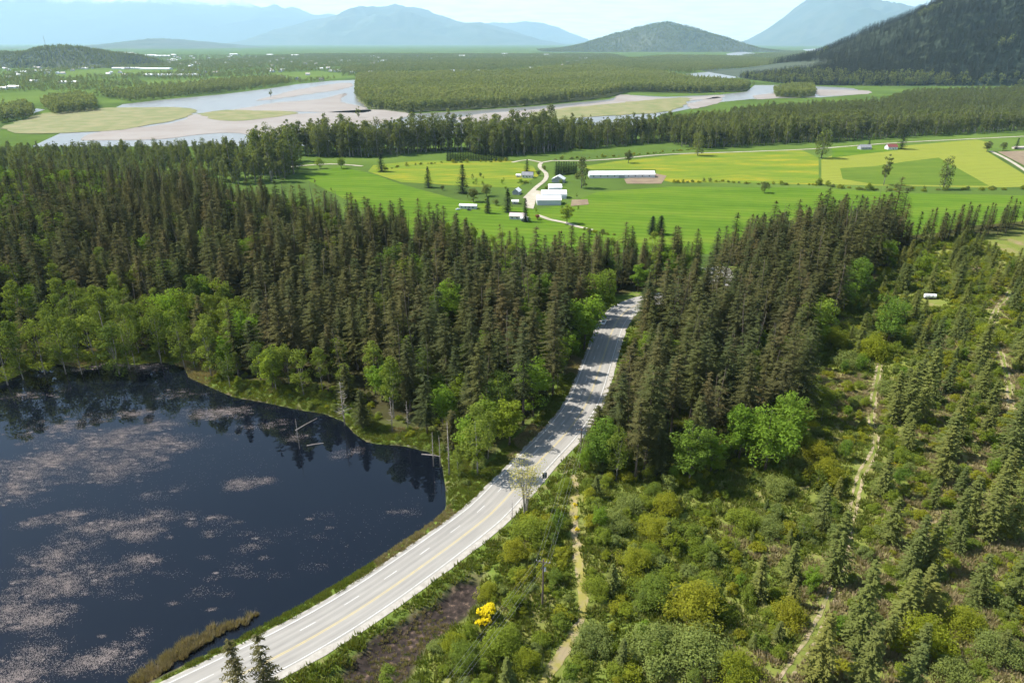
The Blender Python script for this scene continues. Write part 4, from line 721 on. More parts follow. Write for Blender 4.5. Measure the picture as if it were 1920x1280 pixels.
LM = [((8.9, 154.8), 'the dark-backed road sign'), ((19.1, 161.9), 'the roadside utility pole'), ((6.5, 111.1), 'the transformer pole'), ((41.4, 271.7), 'the white car'), ((71.2, 161.1), 'the largest maple'), ((191, 294), 'the white camper trailer'),
      ((3.4, 141.1), 'the pale budding tree'), ((-18, 164), 'the dead trunks at pond corner'), ((-53.5, 189.3), 'the bare dead tree on shore'), ((-64, 175.7), 'the dead trunk in the water'), ((-155, 240), 'the dead alder-belt trunks'), ((-310, 403), 'the grey house'),
      (TRACK_B[0], 'the upper two-rut track'), (TRACK_B[3], 'the bend of the two-rut track'), (TRACK_B[6], 'the narrow two-rut track'), (TRACK_B[9], 'the lower two-rut track'), (TRACK_C[2], 'the rutted side track'), (TRACK_C[5], 'the rutted side track end'), (SOIL[0][0], 'the bare soil patch'), ((28, 243), 'the tall roadside maple'), ((47, 152), 'the light green maple by the brush'), ((-44, 112), 'the boggy ditch'), ((16, 95), 'the mossy track'), ((17, 130), 'the upper mossy track')]
def near(x, y, reach=34):
    d, t = min((math.hypot(x-a[0], y-a[1]), t) for a, t in LM)
    return (', beside '+t) if d < reach*0.4 else (', near '+t) if d < reach else ''
def clip_label(l):
    return l if len(l.replace('-', ' ').split()) <= 16 else l.split(',')[0]
def size_word(h, lo, hi, words): return words[0] if h < lo else words[2] if h > hi else words[1]
rest = {}
for kind in ('fir', 'alder', 'maple', 'thinfir', 'bare'):
    L_ = [t for t in TREES if t[3] == kind]
    L_.sort(key=lambda t: (t[5] != 'placed', (t[0]**2+t[1]**2)**0.5 - (25 if t[5] in ('pond', 'road_pond', 'road_hill') else 0) + (1000 if not in_view(np.array(t[0]), np.array(t[1]), 0.0, 3) else 0)))
    for x, y, h, k, v_, wh in L_[:290]:
        lb = LAB[(k, wh)]
        if k == 'fir': lb = lb.replace('tall', size_word(h, 25, 32, ['short', 'tall', 'very tall'])+(' thin-crowned' if v_ in (2, 6, 8, 9) else ' broad' if v_ in (1, 4, 7) else ''), 1)+near(x, y)
        elif k in ('alder', 'maple'): lb = size_word(h, 15, 21, ['small ', '', 'tall ']) + lb + near(x, y)
        elif k == 'thinfir': lb = size_word(h, 13, 17, ['short ', '', 'tall ']) + lb + near(x, y, 60)
        plant(k, int(v_), x, y, h, NAME[k], lb, 'tree', GRP[(k, wh)] if k != 'bare' else None, wf=random.uniform(0.92, 1.25)*((30/h)**0.4 if k == 'fir' else 1.0))
    rest[kind] = L_[290:]
for kind in ('fir', 'alder', 'maple'):
    l = rest[kind]
    if not l: continue
    nk = len(KINDS[kind]); zz = ground_h(np.array([t[0] for t in l]), np.array([t[1] for t in l]))
    scatter({'fir':'fir_forest', 'alder':'alder_wood', 'maple':'maple_wood'}[kind], {'fir':'dense mass of brownish firs behind the nearer firs', 'alder':'mass of light green alders deeper in the forest', 'maple':'mass of green maples deeper in the forest'}[kind], 'forest',
            [(t[0], t[1], z) for t, z in zip(l, zz)], [random.uniform(0, 6.28) for t in l], [t[2]/KINDS[kind][0][0] for t in l], [int(t[4]) % nk for t in l], [(kind, i) for i in range(nk)], (), 1.2 if kind == 'fir' else 1.0)
for i, (x, y, h) in enumerate(SNAG[:10]):
    inw = i == 6
    plant('snag', [0, 2, 1, 1, 1, 2, 1, 1, 1, 2, 1][i], x, y, min(h, 18), 'dead_tree', ['bare grey dead tree with drooping branches on the grassy point of the pond', 'bare grey dead tree behind the bright grass of the pond shore', 'grey bare pole-like dead trunk at the corner of the pond', 'grey bare pole-like dead trunk at the corner of the pond', 'grey bare pole-like dead trunk at the corner of the pond', 'twiggy dead tree among the firs above the pond shore', 'broken pale dead trunk standing in the pond water', 'tall pale dead trunk among the alders on the pond shore', 'tall pale dead trunk among the alders on the pond shore', 'short twiggy dead tree beside the pale budding roadside tree', 'bare dead trunk at the road edge in front of the grove'][i], 'dead tree', {2:'dead trunks at the pond corner', 3:'dead trunks at the pond corner', 4:'dead trunks at the pond corner', 7:'dead trunks among the alders', 8:'dead trunks among the alders'}.get(i), z=-2.6 if inw else None)
for i, (x, y, h) in enumerate(FGFIR):
    plant('fir', [6, 2][i], x, y, h, 'roadside_fir', ['tall slim dull green fir at the road edge beside the bog, shorter of a pair', 'tall slim dull green fir at the road edge beside the bog, taller of a pair'][i], 'tree', wf=0.75)
# ---------------------------------------------------------------- cleared slope: young firs, shrubs, tufts
CL = []
def track_d(x, y): return np.minimum(np.minimum(sdist(x, y, TRACK_A, False), sdist(x, y, TRACK_B, False)), sdist(x, y, TRACK_C, False))
for i, (x, y, h) in enumerate(FIRS):
    CL.append((x, y, 3)); plant('yfir', i, x, y, min(h, 24), 'young_fir', size_word(h, 14, 19, ['medium', 'large', 'very large'])+' bushy green fir on the cleared slope'+near(x, y, 45), 'tree', 'large firs on the cleared slope', wf=random.uniform(0.8, 1.0)*(12/h)**0.3)
jx, jy = jitter_grid(-45, 270, 70, 400, 5.2, 9)
sr = side_right(jx, jy); m_ = (sr > 0) & (sdist(jx, jy, ROADP, False) > 12.5) & (sdist(jx, jy, RFOREST) > 1.0) & (jy < yedge(jx)-4) & (sdist(jx, jy, BOG) > 2) & (track_d(jx, jy) > 3.0) & in_view(jx, jy, 0.05, 6)
m_ &= np.hypot(jx-191, jy-290) > 9
nyf = 0
for x, y in zip(jx[m_], jy[m_]):
    f = y*0.9157+110*0.402; pxx = 960+1280*x/f
    dens = 0.22 if pxx > 1640 else 0.16 if pxx > 1400 else 0.06
    if y > 330: dens *= 0.6
    if r_.random() < dens and not any((x-a)**2+(y-b)**2 < c*c for a, b, c in CL) and nyf < 260:
        CL.append((x, y, 2.2)); nyf += 1
        h = r_.uniform(6, 15) if pxx > 1640 else r_.uniform(3, 9)
        w_ = 'farther beyond the dirt track' if pxx > 1640 else 'near the two-rut track'
        plant('yfir', int(r_.integers(5)), x, y, h, 'young_fir', size_word(h, 6 if pxx <= 1640 else 9, 8 if pxx <= 1640 else 12.5, ['little ', '', 'tall '])+{True:'young fir beyond the two-rut track', False:'young fir between the two dirt tracks'}[pxx > 1640]+near(x, y, 40), 'tree', {True:'young firs beyond the two-rut track', False:'small firs between the dirt tracks'}[pxx > 1640], wf=random.uniform(0.9, 1.15))
nsap = 0
for x, y in zip(jx[m_], jy[m_]):
    if r_.random() < 0.10 and not any((x-a)**2+(y-b)**2 < c*c for a, b, c in CL):
        CL.append((x, y, 2.0)); h = r_.uniform(3.5, 8.5); kd = 'alder' if r_.random() < 0.6 else 'maple'; nsap += 1
        plant(kd, int(r_.integers(5)), x, y, h, kd+'_sapling', size_word(h, 5, 7, ['small ', '', 'tall '])+('slender' if kd == 'alder' else 'bushy')+' light green sapling on the cleared slope'+near(x, y, 40), 'sapling', kd+' saplings on the slope', wf=random.uniform(1.2, 1.7) if kd == 'alder' else 0.9)
SH = [(x, y, w, c*3 % 9 if c < 3 else 3, 'big') for x, y, w, c in SHRUB]
jx, jy = jitter_grid(-60, 270, 66, 410, 2.7, 21)
sr = side_right(jx, jy); m_ = (sr > 0) & (sdist(jx, jy, ROADP, False) > 9.5) & (sdist(jx, jy, RFOREST) > -6) & (jy < yedge(jx)) & (sdist(jx, jy, BOG) > 1) & (track_d(jx, jy) > 2.4) & in_view(jx, jy, 0.05, 6) & (np.hypot(jx-191, jy-288) > 7)
pn = fbm(jx, jy, 0.07, 3, 4)
for x, y, q in zip(jx[m_], jy[m_], pn[m_]):
    f = y*0.9157+110*0.402; pxx = 960+1280*x/f
    dens = (0.62 if pxx < 1340 else 0.27 if pxx < 1640 else 0.62)+0.5*q
    if y > 170: dens += 0.15
    if r_.random() < dens:
        if any((x-a)**2+(y-b)**2 < (c*0.45)**2 for a, b, c, *_ in SH[:38]): continue
        cc = r_.choice([0, 1, 2], p=[0.45, 0.3, 0.25]); SH.append((x, y, (1.3+3.6*r_.random()**1.5)*(1.15 if pxx < 1340 else 1), int(cc*3+r_.integers(3)), 'small'))
# shore and forest-edge brush on the pond side
jx, jy = jitter_grid(-210, 10, 120, 260, 2.8, 22)
spd = sdist(jx, jy, POND_P); m_ = (side_right(jx, jy) < 0) & (sdist(jx, jy, ROADP, False) > 10.5) & (spd > 1.2) & (spd < 13) & (jy > 133)
for x, y in zip(jx[m_], jy[m_]):
    if r_.random() < 0.62: SH.append((x, y, r_.uniform(1.2, 3.0), int(r_.choice([0, 1, 2, 6, 7, 8, 3])), 'shore'))
SH = [t for t in SH if all(math.hypot(t[0]-b[0], t[1]-b[1]) > 3.2+0.5*t[2] for b in BROOM[:1]) and all(math.hypot(t[0]-b[0], t[1]-b[1]) > 1.5+0.45*t[2] for b in POLES)]
SH.sort(key=lambda t: (t[4] != 'big', (t[0]**2+t[1]**2+110**2)**0.5/t[2]))
CN = ['green', 'yellow-green', 'pale green']
for x, y, w, v_, wh in SH[:300]:
    lab = {'big': 'broad rounded %s shrub on the cleared slope', 'small': 'low %s shrub on the cleared slope', 'shore': 'low %s shrub on the pond shore'}[wh] % CN[v_//3]
    lab = size_word(w, 2.6, 4.2, ['small ', '', 'wide '])+lab.replace(', large among the brush of', ' standing out on').replace('in the brush of', 'on')+near(x, y, 40)
    plant('bigshrub' if w > 5.5 else 'shrub', v_//3 if w > 5.5 else v_, x, y, min(w, 13), 'shrub', lab, 'shrub', CN[v_//3]+' shrubs '+{'big':'standing large on the slope', 'small':'on the slope', 'shore':'on the pond shore'}[wh])
for i in range(9):
    if ('shrub', i) not in SRC: plant('shrub', i, 60+i, 130, 3, 'shrub', 'low green shrub in the brush of the cleared slope', 'shrub', 'green shrubs on the slope')
l = SH[300:]; zz = ground_h(np.array([t[0] for t in l]), np.array([t[1] for t in l]))
scatter('brush', 'mass of low green and yellow-green brush on the cleared slope', 'brush', [(t[0], t[1], z) for t, z in zip(l, zz)], [random.uniform(0, 6.28) for t in l], [t[2]/4 for t in l], [t[3] for t in l], [('shrub', i) for i in range(9)], ('stems',))
for i, (x, y, w) in enumerate(BROOM):
    plant('broom', i, x, y, w*(1.25 if i == 0 else 1), 'broom_bush', ['round bright yellow flowering broom bush beside the boggy ditch', 'small yellow flowering broom bush beside the two-rut track', 'small yellow flowering broom bush on the mossy track'][0 if i == 0 else 1 if i < 5 else 2], 'bush', None if i == 0 else 'broom by the two-rut track' if i < 5 else 'broom on the mossy track', wf=1.1)
# grass and low growth
sx_, sy_ = (r_.uniform(-70, 270, 80000), r_.uniform(62, 330, 80000))
keep = in_view(sx_, sy_, 0.05, 4) & (r_.random(80000) < np.clip(1.25-sy_/330, 0.15, 1)); sx_, sy_ = sx_[keep], sy_[keep]
dr = sdist(sx_, sy_, ROADP, False); sr = side_right(sx_, sy_); pn = fbm(sx_, sy_, 0.05, 4, 8)
okc = (sr > 0) & (dr > 6.0) & (track_d(sx_, sy_) > 1.0) & (sdist(sx_, sy_, BOG) > 0.3) & (sy_ < yedge(sx_)) & (np.hypot(sx_-191, sy_-290) > 4)
for i, (x, y) in enumerate(((20, 120), (-60, 84), (-74, 89))):
    plant('tuft', i, x, y, 1.0, ['dry_grass_clump', 'grass_clump', 'rush_clump'][i], ['tan dry grass clump on the open slope by the mossy track', 'green grass clump at the road shoulder', 'tan rush clump on the reedy bank beside the road'][i], 'grass')
gx_, gy_ = sx_[okc], sy_[okc]; gz_ = ground_h(gx_, gy_); gk = np.where((dr[okc] < 13) | (pn[okc] > -0.04), 1, 0)
scatter('slope_grass', 'tan dry grass and green tufts covering the cleared slope', 'grass', np.stack([gx_, gy_, gz_], 1), r_.uniform(0, 6.28, len(gx_)), r_.uniform(0.8, 1.9, len(gx_)), gk, [('tuft', 0), ('tuft', 1)])
vx, vy = r_.uniform(-215, 40, 200000), r_.uniform(55, 260, 200000)
dr = sdist(vx, vy, ROADP, False); sr = side_right(vx, vy); spd = sdist(vx, vy, POND_P)
okv = (sr < 0) & (dr > 7.4) & (spd > 0.2) & ((dr < 12) | (spd < 8)); vx, vy = vx[okv], vy[okv]
scatter('verge_grass', 'bright green grass strip between the road and the pond', 'grass', np.stack([vx, vy, ground_h(vx, vy)], 1), r_.uniform(0, 6.28, len(vx)), r_.uniform(0.5, 1.0, len(vx)), np.where(fbm(vx, vy, 0.12, 3, 14) > 0.15, 0, 1), [('tuft', 0), ('tuft', 1)])
bx_, by_ = r_.uniform(-110, -20, 24000), r_.uniform(66, 125, 24000)
k_ = (sdist(bx_, by_, RUSH) < 0) & (fbm(bx_, by_, 0.35, 3, 9) > -0.12); bx_, by_ = bx_[k_], by_[k_]
scatter('rushes', 'tan and green rushes on the low bank in the pond', 'rushes', np.stack([bx_, by_, np.full(len(bx_), -2.45)], 1), r_.uniform(0, 6.28, len(bx_)), r_.uniform(0.25, 1.15, len(bx_)), np.where(fbm(bx_, by_, 0.2, 3, 2) > 0.3, 1, 0), [('tuft', 2), ('tuft', 1)])
qx, qy = r_.uniform(-60, 0, 6000), r_.uniform(75, 125, 6000); k_ = sdist(qx, qy, BOG) < 0.5; qx, qy = qx[k_], qy[k_]; k_ = fbm(qx, qy, 0.25, 3, 5) > 0.02; qx, qy = qx[k_], qy[k_]
scatter('bog_stubble', 'tan stubble and dead stalks in the dark boggy ditch', 'stubble', np.stack([qx, qy, ground_h(qx, qy)], 1), r_.uniform(0, 6.28, len(qx)), r_.uniform(0.25, 0.7, len(qx)), np.where(r_.random(len(qx)) < 0.85, 0, 1), [('tuft', 0), ('tuft', 1)])
# ---------------------------------------------------------------- dead weed floating on the pond
PV = []; 
for (x, y, a, b, n) in MATS:
    for s in range(int(n*(9 if (y > 150 or x < -80) else 2.5))):
        q = r_.normal(size=2)*0.55; ccx, ccy = x+q[0]*a, y+q[1]*b+q[0]*a*0.18; sp = r_.uniform(0.2, 1.3); m2 = int(r_.uniform(12, 80))
        PV.append(np.stack([ccx+r_.normal(size=m2)*sp*1.7, ccy+r_.normal(size=m2)*sp*0.8], 1))
sp_n = r_.uniform([-190, 80], [-10, 200], (7000, 2)); f_ = fbm(sp_n[:, 0], sp_n[:, 1], 0.09, 3, 6); PV.append(sp_n[(f_ > 0.2)])
PV = np.concatenate(PV); PV = PV[sdist(PV[:, 0], PV[:, 1], POND_P) < -0.3]
n = len(PV); an = r_.uniform(0, pi, n); ln = r_.uniform(0.04, 0.11, n); wd = r_.uniform(0.02, 0.04, n)
dx, dy = np.cos(an), np.sin(an)
Vq = np.stack([np.stack([PV[:, 0]+sx1*dx*ln-sy1*dy*wd, PV[:, 1]+sx1*dy*ln+sy1*dx*wd, np.full(n, -2.475)+0.02*r_.random(n)], 1) for sx1, sy1 in ((-1, -1), (1, -1), (1, 1), (-1, 1))], 1).reshape(-1, 3)
tag(link('floating_weed', crown_mesh('floating_weed', Vq, np.arange(n*4).reshape(n, 4), np.repeat(r_.random(n), 4), M['litter'])), 'pinkish tan mats of dead weed floating on the dark pond', 'weed', kind='stuff')
# ---------------------------------------------------------------- valley trees
for i, (x, y, h) in enumerate(YTREE['fir']):
    plant('yfir', i, x, y, h, 'farm_fir', ['broad dark fir in the middle of the farm pasture', 'dark fir with brush at its foot in the farm pasture', 'dark fir at the pasture corner by the cottonwood wood', 'dark fir beside the white mobile home', 'big dark fir beside the red-roofed house', 'small dark fir beside the grey house by the lane', 'narrow dark fir behind the beige-roofed house', 'dark fir behind the grey-roofed house at the lane', 'dark fir beside the tilled plot at the field road'][i], 'tree', wf=1.15, matover=M['cedar'])
for i, (x, y, h) in enumerate(YTREE['cypress']):
    plant('cedar', i > 0, x, y, h, 'conical_cedar', ['narrow dark cypress in front of the beige-roofed house', 'conical dark cedar, one of a pair at the pasture edge', 'conical dark cedar, one of a pair at the pasture edge'][i], 'tree', None if i == 0 else 'pair of conical cedars', wf=[1.0, 1.6, 1.6][i])
for i, (x, y, h) in enumerate(YTREE['poplar']):
    plant('cottonwood', i+1, x, y, h, 'poplar_tree', ['tall dark poplar beside the long white barn', 'columnar poplar in the hedgerow by the dark green crop field', 'columnar poplar in the hedgerow beside the mown field'][i], 'tree', wf=1.0 if i else 1.15)
RL = ['dense round tree behind the mobile home', 'round tree at the pasture hedge near the mobile home', 'light green willow beside the white barn', 'low round tree alone in the green pasture', 'round tree at the lane edge of the dandelion meadow', 'huge cottonwood on the boundary between dandelion meadow and mown field', 'tall rounded cottonwood at the edge of the riverside wood', 'bright green bush tree at the pasture track', 'bright green bush tree at the pasture track', 'small round tree beside the grey-roofed farm house', 'small red-leaved tree beside the beige-roofed house', 'small round tree between the mobile home and white shed', 'low bush at the foot of the pasture fir', 'small round tree by the farm lane junction', 'low bush at the foot of the brushy pasture fir', 'low bush on the ditch below the farm house', 'low bush on the ditch below the farm house', 'round tree cluster beside the tilled plot', 'round tree cluster beside the tilled plot']
for i, (x, y, h) in enumerate(YTREE['round']):
    if i in (5, 6): plant('cottonwood', 3, x, y, h, 'cottonwood_tree', RL[i], 'tree', wf=1.25)
    else: plant('maple', i, x, y, h, 'farm_tree', RL[i], 'tree', {7:'bush trees at the pasture track', 8:'bush trees at the pasture track', 15:'bushes on the ditch', 16:'bushes on the ditch', 17:'tree cluster at the tilled plot', 18:'tree cluster at the tilled plot'}.get(i), wf=1.7 if h < 10 else 1.4, matover=M['redleaf'] if i == 10 else M['cotton'] if i not in (2, 7, 8) else None)
for i, (x, y, h) in enumerate(HEDGE):
    plant('cedar', 1, x, y, h*random.uniform(0.93, 1.06), 'hedge_cedar', 'dark cedar in the tall clipped row before the cottonwoods' if i < 24 else 'dark cedar in the hedge row behind the farm lane house', 'tree', 'cedar row before the cottonwoods' if i < 24 else 'cedar hedge behind the house', wf=1.15)
VL = [((-350, 560), 'the firs of the brow'), ((-150, 640), 'the forest firs'), ((-250, 760), 'the fir forest'), ((-165, 873), 'the fir at the pasture corner'), (HEDGE[3][:2], 'the west end of the cedar row'), (HEDGE[20][:2], 'the cedar row'), ((20, 940), 'the lane junction'), ((157, 939), 'the round lane tree'), ((266, 1005), 'the tall rounded cottonwood'), ((434, 980), 'the huge boundary cottonwood'), ((535, 1063), 'the grey house by the lane'), ((580, 1066), 'the red-roofed house'), ((-235, 897), 'the bright bush trees')]
def vnear(x, y):
    d, t = min((math.hypot(x-a[0], y-a[1]), t) for a, t in VL); return (', behind ' if d < 60 else ', some way behind ')+t
r5 = np.random.default_rng(55)
for q, (x, y, h, kd) in enumerate([(r5.uniform(-48, 70), r5.uniform(640, 840), r5.uniform(3, 9), r5.choice(['maple', 'alder', 'shrub'])) for k in range(46)]):
    if any(abs(x-(b[0]+b[1])/2) < (b[1]-b[0])/2+6 and -7 < y-b[2] < 20 for b in BLD.values()) or sdist(np.array([x]), np.array([y]), LANES[1], False)[0] < 6: continue
    plant(kd, q, x, y, h*(1 if kd != 'shrub' else 0.8), 'garden_tree' if kd != 'shrub' else 'garden_shrub', size_word(h, 5, 7, ['low ', 'small ', 'leafy '])+{'maple':'round tree', 'alder':'slim tree', 'shrub':'shrub'}[kd]+' in the farmyard greenery '+('near the mobile home' if x < -15 else 'near the bungalow' if y < 690 else 'near the three barns' if y < 770 else 'near the farm lane'), 'tree' if kd != 'shrub' else 'shrub', 'farmyard '+{'maple':'round trees', 'alder':'slim trees', 'shrub':'shrubs'}[kd], wf=1.3)
kk = 0
for q, line in enumerate(HROW):
    for x, y in smooth_line(line, 5.5):
        if random.random() < 0.75:
            x += random.uniform(-2, 2); y += random.uniform(-3, 3)
            if q == 1 and random.random() < 0.4: y += random.uniform(-14, 14)
            plant('shrub', random.randrange(9), x, y, random.uniform(4, 9) if q == 1 else random.uniform(2.5, 6), 'hedgerow_shrub', ['low shrub in the ditch row across the green pasture', 'shrub in the thick hedgerow below the mown field', 'low shrub in the row behind the farm pasture', 'low shrub along the lane below the riverside wood', 'low shrub on the ditch at the forest edge of the pasture'][q], 'shrub', ['ditch row shrubs', 'hedgerow shrubs below the mown field', 'shrubs behind the farm pasture', 'shrubs along the lane', 'ditch shrubs at the forest edge'][q])
jx, jy = jitter_grid(-900, 1700, 640, 2450, 11.5, 31)
m_ = ((sdist(jx, jy, BANKWOOD) < 0) | (sdist(jx, jy, SLOPEWOOD) < 0)) & in_view(jx, jy, 0.02, 20); jx, jy = jx[m_], jy[m_]
gap = fbm(jx, jy, 0.012, 3, 12); dB = -sdist(jx, jy, BANKWOOD); keep = (gap > -0.6) | (dB < 15); jx, jy, gap = jx[keep], jy[keep], gap[keep]
dB2 = -sdist(jx, jy, BANKWOOD); rear = sstep(1180, 1500, jy); hh = np.clip(37+8*gap+r_.normal(0, 4.5, len(jx)), 18, 52); hh = np.where(jx < -330, hh*0.6, hh); hh = np.where((jx > -330) & (jx < 70), hh*1.27, hh); hh = hh*(1-0.42*rear)
front = -sdist(jx, jy, BANKWOOD) < 9; hh = np.where(front & (r_.random(len(jx)) < 0.5), hh*0.5, hh)
vv = r_.integers(5, size=len(jx)); order = np.argsort(np.hypot(jx, jy)-(30 if True else 0))
for i in order[:285]:
    plant('cottonwood', int(vv[i]), jx[i], jy[i], hh[i], 'cottonwood_tree', size_word(hh[i], 24, 36, ['low ', '', 'very tall '])+['round-topped', 'slim', 'dense', 'broad', 'narrow'][vv[i]]+' cottonwood of the riverside wood'+vnear(jx[i], jy[i]), 'tree', 'cottonwoods beyond the %s' % ('forested brow' if jx[i] < -230 else 'farm pasture' if jx[i] < 150 else 'dandelion meadow'), z=ZV)
i = order[285:]
scatter('riverside_wood', 'dense green riverside cottonwood wood along the near bank of the river', 'wood', np.stack([jx[i], jy[i], np.full(len(i), ZV)], 1), r_.uniform(0, 6.28, len(i)), hh[i]/34, vv[i], [('cottonwood', k) for k in range(5)])
# far woods
for i in range(4): plant('far_tree', i, [-330, 40, -700, -1240][i], [1540, 1290, 2100, 1760][i], 24, 'lone_tree', ['lone green tree at the tip of the wooded river island', 'lone green tree at the edge of the island opposite the pasture', 'lone green tree on the far river bank', 'lone green tree by the far green field'][i], 'tree', z=ZV+1)
for i in range(2): plant('far_fir', i, [1180, 1330][i], [2640, 2620][i], 28, 'shore_fir', ['dark fir at the river foot of the wooded hill', 'dark fir at the river foot of the wooded hill'][i], 'tree', 'firs at the foot of the hill', z=ZV)
FW = []
def fill_poly(poly, st, hmin, hmax, seed, z=ZV+1):
    xs = [p[0] for p in poly]; ys = [p[1] for p in poly]
    x, y = jitter_grid(min(xs), max(xs), min(ys), max(ys), st, seed); m_ = (sdist(x, y, poly) < 0) & in_view(x, y, 0.02, 20); x, y = x[m_], y[m_]
    h = np.random.default_rng(seed).uniform(hmin, hmax, len(x))*(1+0.2*fbm(x, y, 0.01, 3, seed)); FW.append(np.stack([x, y, np.full(len(x), z), h], 1))
fill_poly(ISLAND[0], 11, 23, 32, 41); fill_poly(ISLAND[1], 9, 18, 24, 42)
for i, p in enumerate(FARWOOD): fill_poly(p, [22, 34, 10, 10, 14, 26][i], 19, 27, 50+i)
fx2, fy2 = jitter_grid(-2600, 1700, 2350, 9500, 26, 61)
mm = in_view(fx2, fy2, 0.02, 20) & (fx2 < 900+(fy2-2350)*0.05)
dns = fbm(fx2, fy2*0.6, 0.011, 4, 15); fl = np.zeros(len(fx2), bool)
for k in ('far_a', 'far_b', 'far_c', 'far_d', 'far_e'): fl |= sdist(fx2, fy2, FIELDS[k]) < 4
for p in (RIVER, RIVER2, ISLAND[0]): fl |= sdist(fx2, fy2, p) < 4
fl |= (sdist(fx2, fy2+110, RIVER2) < 30) | (sdist(fx2, fy2+220, RIVER2) < 30) | (sdist(fx2, fy2+60, RIVER) < 20)
mm &= ~fl & (dns > -0.16-0.15*sstep(3500, 5000, fy2)); fx2, fy2 = fx2[mm], fy2[mm]
FW.append(np.stack([fx2, fy2, np.full(len(fx2), ZV), r_.uniform(12, 24, len(fx2))], 1))
fx3, fy3 = jitter_grid(-5500, 1200, 3200, 8800, 60, 62); mm = in_view(fx3, fy3, 0.02, 20) & (fx3 < -2400); fx3, fy3 = fx3[mm], fy3[mm]
FW.append(np.stack([fx3, fy3, np.full(len(fx3), ZV), r_.uniform(14, 24, len(fx3))], 1))
A = np.concatenate(FW)
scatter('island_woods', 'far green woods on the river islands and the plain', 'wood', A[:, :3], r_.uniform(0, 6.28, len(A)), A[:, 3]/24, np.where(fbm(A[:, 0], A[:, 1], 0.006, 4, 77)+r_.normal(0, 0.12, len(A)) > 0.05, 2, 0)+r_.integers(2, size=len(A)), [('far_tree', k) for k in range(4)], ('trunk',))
def hill_trees(key, n, hlo, hhi, seed, front=True):
    X, Y, Z = HILLS[key]; r = np.random.default_rng(seed); nr, nc_ = X.shape
    i = r.uniform(0, nr*0.85, n); j = r.uniform(0, nc_-1.01, n); i0, j0 = i.astype(int), j.astype(int); a, b = i-i0, j-j0
    def bl(G): return (G[i0, j0]*(1-a)*(1-b)+G[i0+1, j0]*a*(1-b)+G[i0, j0+1]*(1-a)*b+G[i0+1, j0+1]*a*b)
    p = np.stack([bl(X), bl(Y), bl(Z)], 1); k = (p[:, 2] > ZV-1) & in_view(p[:, 0], p[:, 1], 0.03, 30); p = p[k]
    p[:, 2] = np.maximum(p[:, 2], ZV)-1.5
    return p, r.uniform(hlo, hhi, len(p))
p, h = hill_trees(('hill', 3300), 62000, 24, 38, 71)
kp = ~((p[:, 0] < 1450) & (p[:, 1] > 3300)); p, h = p[kp], h[kp]
k = (fbm(p[:, 0], p[:, 1], 0.009, 3, 30) > 0.33) | (p[:, 2] < -15) & (r_.random(len(p)) < 0.55)
scatter('hillside_forest', 'dark conifer forest covering the steep hill beside the river', 'forest', p, r_.uniform(0, 6.28, len(p)), h/26, np.where(k & (r_.random(len(p)) < 0.42), 2+r_.integers(2, size=len(p)), r_.integers(2, size=len(p))), [('far_fir', 0), ('far_fir', 1), ('far_tree', 0), ('far_tree', 1)], ('trunk',))
p2, h2 = hill_trees(('hill', 13000), 12000, 24, 38, 72); p3, h3 = hill_trees(('hill', 4900), 7000, 16, 26, 73)
p = np.concatenate([p2, p3]); h = np.concatenate([h2, h3])
scatter('distant_hill_woods', 'hazy woods on the low distant hills', 'forest', p, r_.uniform(0, 6.28, len(p)), h/24, r_.integers(4, size=len(p)), [('far_tree', 0), ('far_tree', 1), ('far_tree', 2), ('far_fir', 0)], ('trunk',))
